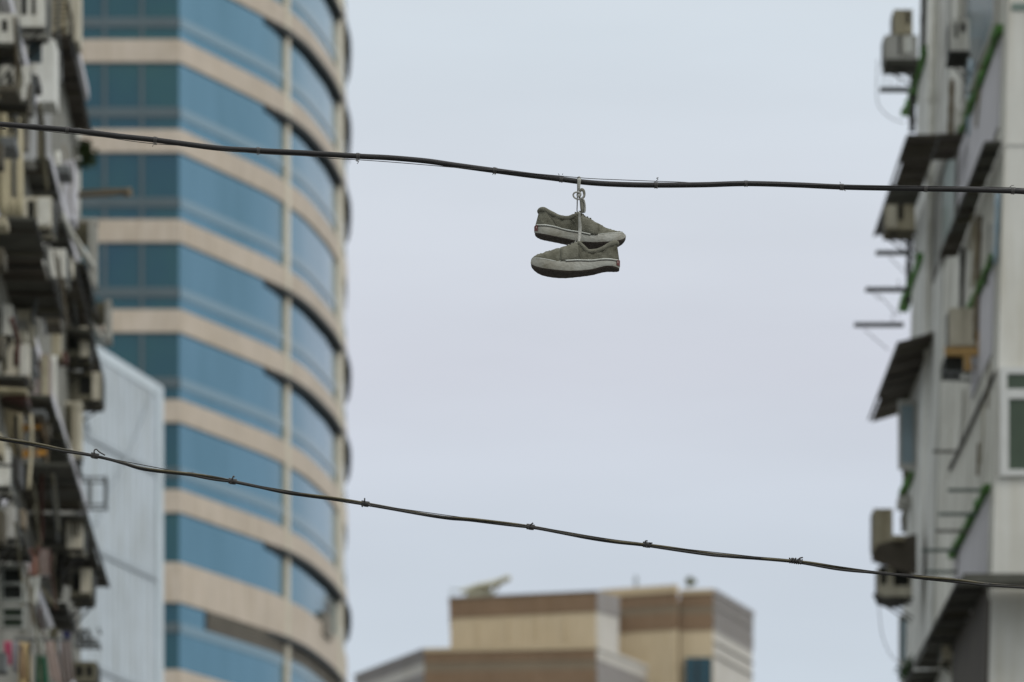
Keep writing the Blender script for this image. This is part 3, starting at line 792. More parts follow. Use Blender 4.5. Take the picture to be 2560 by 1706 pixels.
# ------------------------------------------------------------------ helpers for the two street fronts
def rect_box(mb, x0, x1, y0, y1, Y0, Y1):
    a = P(x0, y1, Y0); b = P(x1, y0, Y0)
    mb.box((a.x, Y0, a.z), (b.x, Y1, b.z)); return mb
def plate(mb, rect, Y, holes, th=.05):
    """front plate with openings; holes in 0..1 of the rectangle, v measured downwards"""
    x0, y0, x1, y1 = rect
    us = sorted({0, 1, *[h[0] for h in holes], *[h[2] for h in holes]}); vs = sorted({0, 1, *[h[1] for h in holes], *[h[3] for h in holes]})
    for i in range(len(us) - 1):
        for j in range(len(vs) - 1):
            uc, vc = (us[i] + us[i + 1]) / 2, (vs[j] + vs[j + 1]) / 2
            if any(h[0] < uc < h[2] and h[1] < vc < h[3] for h in holes): continue
            rect_box(mb, x0 + (x1 - x0) * us[i], x0 + (x1 - x0) * us[i + 1], y0 + (y1 - y0) * vs[j], y0 + (y1 - y0) * vs[j + 1], Y, Y + th)
    return mb
def ac_unit(label, rect, Y, side, m='ac_white', holes=(), depth=.6, panel=None, panel_m='ac_white', tray=True, grp=None, bracket='steel_dark', slats=True):
    x0, y0, x1, y1 = rect
    a = P(x0, y1, Y); b = P(x1, y0, Y)
    t = thing('air_conditioner', label, 'air conditioner', ((a.x + b.x) / 2, Y + depth / 2, a.z), grp)
    mb = MB(); plate(mb, rect, Y, list(holes))
    mb.box((a.x, Y + .05, a.z), (b.x, Y + depth, b.z))
    mb.build('casing', m, t)
    for h in holes:
        g = MB()
        hx0, hx1 = x0 + (x1 - x0) * h[0], x0 + (x1 - x0) * h[2]; hy0, hy1 = y0 + (y1 - y0) * h[1], y0 + (y1 - y0) * h[3]
        rect_box(g, hx0 + .5, hx1 - .5, hy0 + .5, hy1 - .5, Y + .035, Y + .047)
        gg = g.build('vent', 'hole_dark', t)
        if slats:
            n = max(2, int((hy1 - hy0) / 9))
            for k in range(n):
                yy = hy0 + (hy1 - hy0) * (k + .5) / n
                rect_box(MB(), hx0 + .5, hx1 - .5, yy - .8, yy + .8, Y + .012, Y + .03).build('slat', 'steel_dark', gg)
    if panel:
        g = MB(); rect_box(g, x0 + (x1 - x0) * panel[0], x0 + (x1 - x0) * panel[2], y0 + (y1 - y0) * panel[1], y0 + (y1 - y0) * panel[3], Y - .03, Y - .003)
        g.build('end_panel', panel_m, t, bevel=.006)
    # street-side grille
    xs_ = b.x if side < 0 else a.x
    g = MB(); n = 9
    for k in range(n):
        z = a.z + (b.z - a.z) * (k + .7) / (n + .4)
        g.box((xs_ - .004 if side > 0 else xs_ + .002, Y + .08, z - .006), (xs_ - .016 if side > 0 else xs_ + .014, Y + depth - .05, z + .006))
    g.build('front_grille', 'steel_grey', t)
    if tray:
        for yy in (Y + .08, Y + depth - .1):
            wall_x = a.x - .02 if side < 0 else b.x + .02
            out_x = b.x if side < 0 else a.x
            g = MB().box((wall_x, yy, a.z - .035), (out_x, yy + .035, a.z - .003))
            g.tube([(wall_x, yy + .017, a.z - .26), (wall_x + (out_x - wall_x) * .8, yy + .017, a.z - .035)], .012, 6)
            g.build('bracket', bracket, t)
    return t
RB = random.Random(5)
def canopy(label, px_in, px_out, y_near, y_far, side, m='sheet_dark', p0=0.0, th=.035, drop=.0, grp=None, Y=None, name='awning', ribs=True, py=None):
    """sheet canopy along a street front: near edge seen at y_near from the wall px_in to px_out, running back to y_far"""
    if Y is None: Y = YL(px_in, p0) if side < 0 else YR(px_in, y_near, p0)
    Y1 = Y * (HY - y_near) / (HY - y_far)
    a = P(px_in, y_near, Y); b = P(px_out, y_near, Y); dx = -SL * (Y1 - Y)
    t = thing(name, label, 'awning', (a.x, (Y + Y1) / 2, a.z), grp)
    z = a.z
    n = max(1, int(round((Y1 - Y) / 1.35))) if ribs else 1
    cuts = [0] + sorted((k + .6 * (RB.random() - .5)) / n for k in range(1, n)) + [1]
    for k in range(n):
        fa, fb = cuts[k] + (.004 if k else 0), cuts[k + 1]
        ya, yb = Y + (Y1 - Y) * fa, Y + (Y1 - Y) * fb; xa, xb = dx * fa, dx * fb
        jo = (0 if k == 0 else RB.uniform(-.045, .03)) * (1 if b.x > a.x else -1); dz = 0 if k == 0 else RB.uniform(-.05, .03); dd = drop + RB.uniform(0, .03)
        mm = m if (k == 0 or RB.random() < .5) else RB.choice(['sheet_brown', 'sheet_patch', 'sheet_dark'])
        lo = [(a.x + xa, ya, z + dz), (b.x + xa + jo, ya, z + dz - dd), (b.x + xb + jo, yb, z + dz - dd), (a.x + xb, yb, z + dz)]
        MB().hexa(lo, [(p[0], p[1], p[2] + th) for p in lo]).build('sheet', mm, t)
        if ribs:
            for q_ in (.3, .7):
                f = q_ + RB.uniform(-.12, .12); yy = ya + (yb - ya) * f; xx = xa + (xb - xa) * f
                MB().tube([(a.x + xx, yy, z + dz - .02), (b.x + xx + jo, yy, z + dz - dd - .02)], RB.uniform(.010, .02), 6).build('batten', RB.choice(['sheet_brown', 'panel_olive', 'steel_dark']), t)
    MB().tube([(b.x, Y, z - drop), (b.x + dx, Y1, z - drop)], .018, 6).build('edge_bar', 'steel_dark', t)
    return t
def flat_panel(name, label, cat, rect, Y, m, depth=.25, parts=(), grp=None, bevel=.01):
    x0, y0, x1, y1 = rect
    a = P(x0, y1, Y); t = thing(name, label, cat, (a.x, Y + depth / 2, a.z), grp)
    rect_box(MB(), x0, x1, y0, y1, Y, Y + depth).build('board', m, t, bevel=bevel)
    for nm, r, mm in parts:
        rect_box(MB(), r[0], r[2], r[1], r[3], Y - .03, Y - .003).build(nm, mm, t)
    return t
def px_tube(pts, r, seg=8, n=4):
    """pts: (px, py, Y)"""
    return MB().tube(catmull([P(*p) for p in pts], n) if len(pts) > 2 else [P(*p) for p in pts], r, seg)
def cloth(name, label, cat, pts4, Y, m, grp=None, folds=3, seed=0, amp=.02):
    """hanging cloth: top-left, top-right, bottom-right, bottom-left in photo px"""
    rnd = random.Random(seed); tl, tr, br, bl = pts4; rows = []; nx, ny = 14, 12
    for j in range(ny + 1):
        v = j / ny; r = []
        for i in range(nx + 1):
            u = i / nx
            x = (tl[0] * (1 - u) + tr[0] * u) * (1 - v) + (bl[0] * (1 - u) + br[0] * u) * v
            y = (tl[1] * (1 - u) + tr[1] * u) * (1 - v) + (bl[1] * (1 - u) + br[1] * u) * v + math.sin(u * 3.1) * 3 * (1 - v) + math.sin(u * 9 + seed) * 2 * v
            p = P(x, y, Y); p.y += amp * math.sin(u * folds * 2 * math.pi + seed + v * 1.5) * (.3 + .7 * v)
            r.append(p)
        rows.append(r)
    o = MB().grid(rows).build(name, m, smooth=True, origin=P((tl[0] + tr[0]) / 2, tl[1], Y))
    s_ = o.modifiers.new('thickness', 'SOLIDIFY'); s_.thickness = .004
    return tag(o, label, cat, grp)

# ------------------------------------------------------------------ left street front
lb = thing('apartment_building', 'grimy old apartment block crowded with air conditioners along the left edge', 'apartment building', (-7.5, 60, 0))
def LX(Y, p=0): return -AL - SL * Y + p
Ya, Yb = 38.0, 70.6
lo = [(LX(Ya), Ya), (LX(Yb), Yb), (-15, Yb), (-15, Ya)]
MB().hexa([(x, y, 0) for x, y in lo], [(x, y, 34) for x, y in lo]).build('wall', 'wall_left', lb)
for zf_ in (12.4, 15.0, 17.6, 20.2):   # floor edges
    MB().hexa([(LX(Ya) - .1, Ya, zf_), (LX(Ya, .10), Ya, zf_), (LX(Yb, .10), Yb - .01, zf_), (LX(Yb) - .1, Yb - .01, zf_)], [(LX(Ya) - .1, Ya, zf_ + .14), (LX(Ya, .10), Ya, zf_ + .14), (LX(Yb, .10), Yb - .01, zf_ + .14), (LX(Yb) - .1, Yb - .01, zf_ + .14)]).build('floor_edge', 'soffit_grey', lb)
def l_pipe(pts, r, m, nm='drain_pipe'): px_tube(pts, r).build(nm, m, lb, smooth=True)
l_pipe([(21, 250, 57.6), (22, 400, 57.6), (23, 540, 57.6)], .075, 'pipe_cream')
l_pipe([(44, 262, 58.8), (46, 400, 58.8), (47, 545, 58.8)], .05, 'pipe_cream')
l_pipe([(4, 240, 56.6), (4, 400, 56.6), (5, 540, 56.6)], .06, 'pipe_cream')
l_pipe([(195, 310, 69.6), (195, 430, 69.6), (193, 545, 69.6)], .036, 'pipe_white')
l_pipe([(105, 610, 62.8), (105, 700, 62.8), (109, 760, 62.8), (114, 815, 62.8)], .032, 'pipe_white')
l_pipe([(134, 890, 64.5), (134, 960, 64.5), (136, 1030, 64.5), (140, 1045, 64.5)], .037, 'pipe_white')
l_pipe([(143, 380, 65.6), (147, 500, 65.6), (170, 570, 65.8), (215, 640, 66.2), (232, 668, 66.4)], .036, 'pipe_white')
l_pipe([(80, 1165, 61.5), (84, 1230, 61.5), (90, 1290, 61.5)], .03, 'steel_grey')
l_pipe([(128, 1195, 64), (138, 1240, 64), (146, 1290, 64)], .025, 'steel_grey')
l_pipe([(145, 1370, 65), (146, 1440, 65), (148, 1500, 65)], .036, 'ac_olive')
for r_, Y, pm in (((4, 1412, 57, 1506), 57.2, 'window_jade'), ((4, 1516, 60, 1572), 57.2, 'window_green')):   # barred bay windows
    fr = MB(); plate(fr, r_, Y, [(.08, .10, .92, .46), (.08, .54, .92, .90)], .08)
    f = fr.build('window', 'frame_pale', lb)
    rect_box(MB(), r_[0] + 2, r_[2] - 2, r_[1] + 3, r_[3] - 3, Y + .05, Y + .075).build('pane', pm if pm != 'window_jade' else 'window_dark', f)
rect_box(MB(), 70, 104, 108, 156, 60.4, 60.45).build('window', 'window_slate', lb)

RC = random.Random(21)
CL = ['ac_olive', 'ac_tan', 'steel_grey', 'pipe_brown', 'panel_olive', 'steel_grey', 'sheet_rust', 'sheet_patch', 'steel_dark']
def left_point(px, py, p):
    Y = min(69.5, YL(px, p)); return P(px, py, Y)
for i in range(36):                       # conduits and hoses running over the wall
    px, py = RC.uniform(6, 190), RC.uniform(-20, 1700); p = RC.uniform(.05, .42)
    ln = RC.uniform(50, 190); a_ = left_point(px, py, p)
    pts = [a_]
    for k in range(3):
        q_ = pts[-1]; pts.append(q_ + Vector((RC.uniform(-.03, .03), RC.uniform(-.25, .45), -ln / 3 / 225)))
    MB().tube(catmull(pts, 4), RC.uniform(.008, .026), 6).build('conduit', RC.choice(CL), lb, smooth=True)
for i in range(26):                       # meter boxes, vents and small shelves fixed to the wall
    px, py = RC.uniform(0, 180), RC.uniform(-10, 1690); p = RC.uniform(.10, .45)
    a_ = left_point(px, py, p); w_, h_, d_ = RC.uniform(.06, .20), RC.uniform(.05, .30), RC.uniform(.15, .6)
    MB().box((a_.x - w_, a_.y, a_.z - h_), (a_.x, a_.y + d_, a_.z)).build('wall_box', RC.choice(CL + ['ac_cream', 'sheet_patch']), lb, bevel=.012)
    MB().box((LX(a_.y + d_ * .5) - .02, a_.y + d_ * .4, a_.z - .05), (a_.x - w_ - .002, a_.y + d_ * .5, a_.z - .03)).build('support', 'steel_dark', lb)
for i in range(12):                       # hanging rods below the awnings
    px, py = RC.uniform(20, 180), RC.choice([620, 700, 1190, 1240, 1300, 1400]) + RC.uniform(-30, 30)
    a_ = left_point(px, py, RC.uniform(.3, .6))
    MB().tube([a_, a_ + Vector((.02, .5, -RC.uniform(.2, .5)))], .012, 6).build('rod', RC.choice(CL), lb)

G1 = 'air conditioners on the left block'
LA = [
 ('white air conditioner with two dark slots at the very top left of the left block', (44, -22, 112, 66), 59.8, 'ac_white', [(.12, .1, .34, .68), (.50, .1, .66, .68)], None, None),
 ('white air conditioner cut by the left frame edge under the topmost one', (-12, 34, 40, 112), 56.2, 'ac_white', [(.30, .2, .58, .58)], None, None),
 ('white air conditioner with two dark slots just above the cream pipes', (-6, 164, 74, 250), 57.0, 'ac_white', [(.30, .22, .46, .62), (.64, .22, .80, .62)], None, None),
 ('cream air conditioner with a dark slot and white end under the black awning', (50, 492, 128, 570), 60.0, 'ac_cream', [(.24, .12, .46, .68)], (.56, .04, .97, .90), 'ac_white'),
 ('small plain white air conditioner in the dark recess right of a white pipe', (122, 622, 164, 694), 61.8, 'ac_white', [], None, None),
 ('white air conditioner with dark slots above the rusty red awning', (0, 862, 74, 944), 57.2, 'ac_cream', [(.06, .20, .24, .80), (.44, .20, .62, .66)], (.66, -.02, .98, .94), 'ac_white'),
 ('olive air conditioner with white end panel, upper of two near the pale building', (150, 818, 222, 892), 67.6, 'ac_olive', [(.24, .12, .64, .75)], (.68, -.02, .96, 1.0), 'ac_cream'),
 ('olive air conditioner with cream end panel, lower of two near the pale building', (162, 930, 252, 1000), 68.2, 'ac_olive', [(.40, .14, .72, .82)], (.75, 0, .98, 1.0), 'ac_cream'),
 ('white air conditioner at the left frame edge below the orange slats', (-20, 1120, 24, 1214), 55.2, 'ac_white', [], None, None),
 ('pale grey air conditioner at the left frame edge beside the big black awning', (-14, 1266, 38, 1344), 55.6, 'ac_grey', [(.34, .1, .5, .85)], None, None),
 ('yellowish air conditioner with slots under the outer edge of the big black awning', (166, 1296, 206, 1370), 61.4, 'ac_cream', [(.30, .12, .46, .62), (.62, .12, .76, .62)], None, None),
 ('dark air conditioner with cream end panel at the tip of the big black awning', (176, 1422, 229, 1492), 63.6, 'ac_olive', [(.08, .12, .46, .8)], (.46, -.03, .96, .86), 'ac_cream'),
 ('olive air conditioner at the bottom edge in front of the pale panel building', (180, 1654, 241, 1705), 68.6, 'ac_olive', [(.14, .2, .44, .75), (.58, .2, .84, .75)], None, None),
 ('narrow white air conditioner beside the cream cage at the left frame edge', (6, 762, 29, 836), 56.9, 'ac_white', [], None, None),
]
for lab, r_, Y, m, hs, pn, pm in LA:
    ac_unit(lab, r_, Y, -1, m, hs, .6, pn, pm or 'ac_white', True, G1)
# slatted shroud with cream casing at the top
sh = thing('air_conditioner', 'tan slatted air conditioner shroud with cream casing at the top right of the left block', 'air conditioner', P(115, 88, 65.2), G1)
for k in range(10):
    y = -24 + k * 11
    rect_box(MB(), 116, 168, y, y + 7, 65.2, 65.24).build('slat', 'ac_tan', sh)
rect_box(MB(), 116, 168, -30, 84, 65.26, 65.8).build('casing', 'ac_olive', sh)
rect_box(MB(), 168.5, 198, -30, 106, 66.0, 66.5).build('end_panel', 'ac_cream', sh, bevel=.02)
MB().hexa([P(114, 88, 65.1), P(168, 62, 65.1), P(168, 62, 65.8), P(114, 88, 65.8)], [P(114, 80, 65.1), P(168, 54, 65.1), P(168, 54, 65.8), P(114, 80, 65.8)]).build('base_board', 'ac_tan', sh)
rect_box(MB(), 172, 186, 104, 122, 66.0, 66.4).build('bracket', 'hole_dark', sh)

G2 = 'awnings on the left block'
canopy('dark brown awning underside running down beside the glass tower at upper left', 126, 172, 88, 330, -1, 'sheet_brown', Y=65.0, grp=G2)
canopy('black awning below the pale panels and above a cream air conditioner', 57, 122, 402, 500, -1, 'sheet_dark', grp=G2)
canopy('small dark awning under the two slotted white unit near the left frame edge', -20, 66, 252, 282, -1, 'sheet_dark', grp=G2)
canopy('dark awning strip cut by the left frame edge between two white air conditioners', -20, 36, 114, 162, -1, 'sheet_dark', grp=G2)
canopy('dark awning strip under the topmost white air conditioner', 54, 104, 66, 94, -1, 'sheet_brown', grp=G2)
canopy('wide black awning filling the left edge behind the thin white pipe', -40, 86, 548, 800, -1, 'sheet_dark', grp=G2)
canopy('black awning below the small plain white air conditioner', 112, 160, 560, 815, -1, 'sheet_dark', grp=G2, Y=63.4)
canopy('black awning ending under the sloping white pipe near the glass tower', 160, 212, 660, 826, -1, 'sheet_dark', grp=G2, Y=66.4)
canopy('dark green awning over the two olive air conditioners', 176, 226, 826, 950, -1, 'sheet_dark', grp=G2, Y=67.2)
canopy('black awning between the cream curtain and the olive panel cage', 60, 124, 992, 1180, -1, 'sheet_dark', grp=G2)
canopy('big black awning reaching out to a point over the pale panel building', 20, 178, 1164, 1468, -1, 'sheet_dark', grp=G2, Y=58.6)
canopy('dark awning strip just below the row of slots above the rusty red board', -20, 62, 944, 966, -1, 'sheet_dark', grp=G2)
canopy('small black awning above the hanging laundry at lower left', 118, 164, 1512, 1578, -1, 'sheet_dark', grp=G2, Y=64.2)
canopy('black awning above the barred window near the left frame edge', -20, 56, 1344, 1404, -1, 'sheet_dark', grp=G2)
for (a_, b_) in ((1000, 1120),):
    pass

# balcony boards, curtains, cages
flat_panel('balcony_panel', 'large white balcony enclosure board with a small slate window beside it', 'balcony panel', (76, 98, 138, 256), 61.2, 'panel_white', .5)
flat_panel('balcony_panel', 'pale blue grey board below the white balcony enclosure', 'balcony panel', (84, 256, 118, 412), 62.4, 'panel_pale', .5, [('dark_joint', (94, 258, 100, 408), 'ac_grey')])
flat_panel('balcony_panel', 'pale grey board left of the black awning top', 'balcony panel', (56, 262, 84, 402), 60.2, 'panel_pale', .4)
flat_panel('balcony_panel', 'narrow pale grey board beside the long white end pipe', 'balcony panel', (146, 400, 186, 548), 67.0, 'soffit_grey', .5)
flat_panel('balcony_panel', 'pinkish stained board above the rusty red awning', 'balcony panel', (66, 884, 124, 996), 61.6, 'panel_pink', .4, [('rust_streak', (104, 888, 122, 994), 'ac_tan')])
flat_panel('balcony_panel', 'olive board above the olive air conditioners', 'balcony panel', (116, 818, 150, 890), 65.0, 'ac_tan', .3)
rs = canopy('rusty red awning above the cream curtain at the left frame edge', -30, 66, 978, 1012, -1, 'sheet_rust', grp=G2, Y=56.8, drop=.10, th=.12)
flat_panel('ledge_board', 'cream ledge board over the rusty red awning', 'ledge', (-20, 966, 66, 978), 56.6, 'pipe_cream', .3)
o = cloth('curtain', 'cream curtain hanging below the rusty red awning', 'curtain', ((6, 1016), (56, 1018), (57, 1152), (26, 1146)), 57.6, 'curtain_cream', None, 4, 3, .03)
for lab, r_ in (('orange wooden slat right of the cream curtain, upper one', (56, 1062, 102, 1080)), ('orange wooden slat right of the cream curtain, lower one', (54, 1124, 116, 1146))):
    x0, y0, x1, y1 = r_
    o = MB().hexa([P(x0, y1, 60.3), P(x1, y1 - 8, 60.3), P(x1, y1 - 8, 60.6), P(x0, y1, 60.6)], [P(x0, y0, 60.3), P(x1, y0, 60.3), P(x1, y0, 60.6), P(x0, y0, 60.6)]).build('wooden_slat', 'wood_orange', origin=P(x0, y1, 60.3))
    tag(o, lab, 'wooden slat', 'orange slats')
def cage(label, rect, Y, bars_v, bars_h, m='steel_light', r=.018, depth=.5, fill=None, diag=(), grp='metal cages on the left block', sides=True):
    x0, y0, x1, y1 = rect
    a = P(x0, y1, Y); b = P(x1, y0, Y); t = thing('window_cage', label, 'window cage', (a.x, Y, a.z), grp)
    mb = MB()
    for YY in ((Y, Y + depth) if sides else (Y,)):
        for x in bars_v: mb.tube([P(x, y0, Y) + Vector((0, YY - Y, 0)), P(x, y1, Y) + Vector((0, YY - Y, 0))], r, 6)
        for y in bars_h: mb.tube([P(x0, y, Y) + Vector((0, YY - Y, 0)), P(x1, y, Y) + Vector((0, YY - Y, 0))], r, 6)
    if sides:
        for x, y in ((x0, y0), (x1, y0), (x1, y1), (x0, y1)):
            mb.tube([P(x, y, Y), P(x, y, Y) + Vector((0, depth, 0))], r, 6)
    mb.build('bars', m, t)
    for k, d in enumerate(diag):
        MB().tube(catmull([P(p[0], p[1], Y - .02) for p in d], 5), r * 1.25, 6).build('strut', m, t)
    if fill:
        rect_box(MB(), fill[0], fill[2], fill[1], fill[3], Y + .1, Y + .14).build('backing_panel', fill[4], t)
    return t
cage('cream framed window cage with grey mesh above a white air conditioner at far left', (32, 778, 77, 842), 58.6, (34, 75), (780, 792, 840), 'ac_cream', .028, .4, (36, 784, 74, 840, 'ac_grey'))
cage('cage with olive panel and pale struts beside the glass tower below the end pipe', (176, 548, 238, 712), 68.6, (224, 236), (550,), 'steel_light', .022, .3, (180, 556, 224, 616, 'panel_olive'), [((160, 560), (182, 596), (206, 636), (230, 668))])
cage('small triangular cage with olive panel above the pale building roof', (218, 752, 274, 848), 69.2, (266, 272), (846,), 'steel_light', .022, .3, (236, 756, 264, 812, 'panel_olive'), [((220, 764), (222, 790), (240, 826), (256, 848))])
cage('cage with olive panel beside the pale panel building under the olive units', (136, 1008, 200, 1132), 67.4, (184, 196), (1010,), 'ac_cream', .03, .3, (138, 1014, 182, 1098, 'panel_olive'), [((150, 1072), (156, 1108), (166, 1128), (184, 1132))])
cage('thin grey drying frame sticking out in front of the pale panel building', (200, 1192, 264, 1264), 69.0, (222, 262), (1194, 1262), 'steel_grey', .014, .3)
cage('dark jumble of thin rods at the cable bundle beside the pale building', (172, 1148, 200, 1180), 68.0, (180, 192), (1156, 1172), 'steel_dark', .02, .25)
cage('dark clothes rack with curled rods low in front of the pale building', (190, 1572, 246, 1612), 68.6, (206, 222), (1600, 1608), 'steel_grey', .016, .35, None, [((196, 1606), (202, 1582), (214, 1576), (226, 1596), (228, 1608))])
pole = px_tube([(196, 490, 69.4), (262, 486, 69.2), (322, 480, 69.0)], .030, 8, 3); pole.tube([P(312, 482, 69.03), P(326, 480, 68.98)], .055, 8)
pole.tube([P(196, 478, 69.6), P(318, 474, 69.2)], .018, 6)
tag(pole.build('drying_pole', 'pipe_brown', origin=P(196, 490, 69.4)), 'brown clothes pole sticking out in front of the glass tower', 'pole')
bush('hanging_plant', 'small dark green plant growing by the end pipe in front of the glass tower', 'plant', P(216, 385, 69.2), .17, 420, 'leaf', .035, (.5, .5, 1.25), 9)

# laundry
GL = 'laundry hanging at lower left'
for lab, y, Y, xa, xb in (('upper laundry pole at lower left', 1440, 60.0, 40, 128), ('lower laundry pole near the bottom left corner', 1598, 59.0, -20, 170)):
    o = MB().tube([P(xa, y, Y), P(xb, y + 2, Y)], .014, 8).build('laundry_pole', 'steel_grey', origin=P(xa, y, Y)); tag(o, lab, 'pole')
cloth('white_sheet', 'plain white cloth hanging left of a diagonal bracket', 'laundry', ((60, 1442), (100, 1440), (92, 1512), (58, 1508)), 59.8, 'cloth_white', GL, 2, 1)
cloth('garment', 'salmon patterned garment above the plain white cloth', 'laundry', ((64, 1370), (92, 1368), (96, 1440), (70, 1440)), 59.9, 'cloth_salmon', GL, 2, 2)
cloth('garment', 'pale pinkish garment right of the salmon patterned one', 'laundry', ((92, 1370), (122, 1372), (122, 1442), (96, 1440)), 60.4, 'cloth_blush', GL, 3, 5)
cloth('garment', 'bright pink garment in the bottom left corner', 'laundry', ((6, 1600), (28, 1602), (30, 1664), (14, 1660)), 57.6, 'cloth_pink', GL, 2, 3)
cloth('garment', 'grey shirt between the pink garment and the yellow towel', 'laundry', ((28, 1604), (48, 1602), (46, 1684), (32, 1676)), 58.2, 'cloth_grey', GL, 2, 4)
cloth('towel', 'long yellow cream towel at the bottom edge', 'laundry', ((50, 1604), (76, 1606), (78, 1730), (44, 1730)), 58.9, 'cloth_cream', GL, 2, 6)
cloth('garment', 'dark green garment right of the yellow towel', 'laundry', ((90, 1636), (114, 1640), (124, 1730), (86, 1730)), 60.6, 'cloth_green', GL, 2, 7)
cloth('garment', 'small white garment above the dark green one', 'laundry', ((92, 1600), (110, 1600), (112, 1640), (94, 1634)), 60.9, 'cloth_white', GL, 2, 8)
cloth('garment', 'blush trousers hanging slanted right of the dark green garment', 'laundry', ((112, 1600), (134, 1602), (160, 1720), (128, 1700)), 62.2, 'cloth_blush', GL, 2, 9)
cloth('garment', 'dull beige garment beside the bottom olive air conditioner', 'laundry', ((142, 1604), (176, 1600), (188, 1700), (160, 1716)), 65.0, 'panel_pink', GL, 3, 10)
cloth('garment', 'white bundle of cloth just above the laundry pole', 'laundry', ((84, 1574), (126, 1570), (118, 1604), (86, 1612)), 61.2, 'cloth_white', GL, 2, 11)
cloth('garment', 'small dark blue garment next to the curled rod clothes rack', 'laundry', ((156, 1576), (178, 1578), (176, 1604), (158, 1606)), 66.4, 'cloth_blue', GL, 2, 12)
o = px_tube([(104, 1470, 62.6), (122, 1496, 62.8), (140, 1518, 63.0)], .022, 6, 3).build('metal_bar', 'ac_tan', origin=P(104, 1470, 62.6)); tag(o, 'tan diagonal metal bar right of the plain white cloth', 'bar')

# ------------------------------------------------------------------ right street front
def RX(Y, z, p=0): return bR(z) - SL * Y - p
def r_block(t, Y0, Y1, z0, z1, xback, m, nm, p=0):
    lo = [(RX(Y0, z0, p), Y0, z0), (xback, Y0, z0), (xback, Y1, z0), (RX(Y1, z0, p), Y1, z0)]
    hi = [(RX(Y0, z1, p), Y0, z1), (xback, Y0, z1), (xback, Y1, z1), (RX(Y1, z1, p), Y1, z1)]
    return MB().hexa(lo, hi).build(nm, m, t)
rbld = thing('apartment_building', 'pale apartment block at the right edge with a dark green window facing the viewer', 'apartment building', (9, 65, 0))
YN, YM, YF = 62.0, 69.4, 73.9
r_block(rbld, YN + .12, YM, 0, 30, 14, 'wall_right', 'wall')
# gable wall facing the viewer, proud of the street wall
z0, z1 = 0, 30
MB().hexa([(RX(YN, z0, .012), YN, z0), (14, YN, z0), (14, YN + .115, z0), (RX(YN, z0, .012), YN + .115, z0)], [(RX(YN, z1, .012), YN, z1), (14, YN, z1), (14, YN + .115, z1), (RX(YN, z1, .012), YN + .115, z1)]).build('gable_wall', 'wall_front', rbld)
rfar = thing('apartment_building', 'narrow grey apartment block behind the right one, with drying racks over the street', 'apartment building', (9, 72, 0))
r_block(rfar, YM + .01, YF, 0, 30, 13.8, 'wall_far', 'wall', .03)
# mossy ledges
def ledge(t, px0, px1, py0, p, m='moss_green', h=.08, nm='mossy_ledge'):
    Y0 = YR(px0, py0, 0); z = CZ + (HY - py0) * Y0 / FP
    Y1 = YR(px1, py0 + (px0 - px1) * 2.6, 0)
    n = 24; rows = []
    rnd = random.Random(int(px0 + py0))
    for i in range(n + 1):
        Y = Y0 + (Y1 - Y0) * i / n; q = p * (1 + .25 * rnd.uniform(-1, 1)); hh = h * (1 + .3 * rnd.uniform(-1, 1)); x = RX(Y, z)
        rows.append([(x + .03, Y, z - hh / 2), (x - q, Y, z - hh * .4), (x - q, Y, z + hh * .4), (x + .03, Y, z + hh / 2)])
    mb = MB(); mb.grid(rows, close=True); mb.f.append((0, 1, 2, 3)); e = n * 4; mb.f.append((e + 3, e + 2, e + 1, e))
    mb.build(nm, m, t)
    # extent for a panel that carries the shade below the ledge
    return Y0, Y1, z
for (px0, px1, py0) in ((2509, 2398, 70), (2492, 2436, 640), (2478, 2388, 1216)):
    Y0, Y1, z = ledge(rbld, px0, px1, py0, .075)
    rows = [[(RX(Y, zz, .012), Y, zz) for zz in (z - .06, z - 1.1)] for Y in (Y0 + .14, Y1)]
    lo = [(RX(Y0 + .14, z - 1.05, .02), Y0 + .14, z - 1.05), (RX(Y0 + .14, z - 1.05, -.05), Y0 + .14, z - 1.05), (RX(Y1, z - 1.05, -.05), Y1, z - 1.05), (RX(Y1, z - 1.05, .02), Y1, z - 1.05)]
    hi = [(RX(Y0 + .14, z - .06, .02), Y0 + .14, z - .06), (RX(Y0 + .14, z - .06, -.05), Y0 + .14, z - .06), (RX(Y1, z - .06, -.05), Y1, z - .06), (RX(Y1, z - .06, .02), Y1, z - .06)]
    MB().hexa(lo, hi).build('ledge_shade', 'soffit_grey', rbld)  # grey panel, shade below the ledge put into its colour
for (px0, px1, py0) in ((2330, 2276, 118), (2314, 2264, 640), (2292, 2266, 1185)):
    ledge(rfar, px0, px1, py0, .10)
# vertical pipes
def r_pipe(t, x0, y0, x1, y1, p, r, m, nm='drain_pipe'):
    Y0 = YR(x0, y0, p); pts = [P(x0 + (x1 - x0) * k / 6, y0 + (y1 - y0) * k / 6, Y0) for k in range(7)]
    MB().tube(pts, r, 8).build(nm, m, t, smooth=True)
    for k in (1, 3, 5):
        MB().tube([pts[k] + Vector((0, 0, -.05)), pts[k] + Vector((0, 0, .05))], r * 1.2, 8).build('pipe_joint', m, t)
r_pipe(rbld, 2338, -60, 2318, 1760, .08, .085, 'pipe_white')
r_pipe(rbld, 2358, -60, 2334, 1760, .05, .035, 'ac_grey')
r_pipe(rbld, 2402, -60, 2398, 50, .04, .03, 'pipe_white')
r_pipe(rbld, 2380, 200, 2376, 345, .04, .03, 'pipe_brown')
r_pipe(rbld, 2448, 540, 2440, 850, .05, .032, 'pipe_brown')
r_pipe(rbld, 2407, 620, 2406, 790, .03, .028, 'steel_dark')
r_pipe(rbld, 2428, 150, 2424, 340, .03, .03, 'window_blue')
r_pipe(rbld, 2496, 480, 2488, 660, .03, .03, 'window_blue')
r_pipe(rfar, 2312, -60, 2308, 160, .06, .040, 'steel_dark')
r_pipe(rfar, 2284, 150, 2280, 330, .06, .040, 'steel_dark')
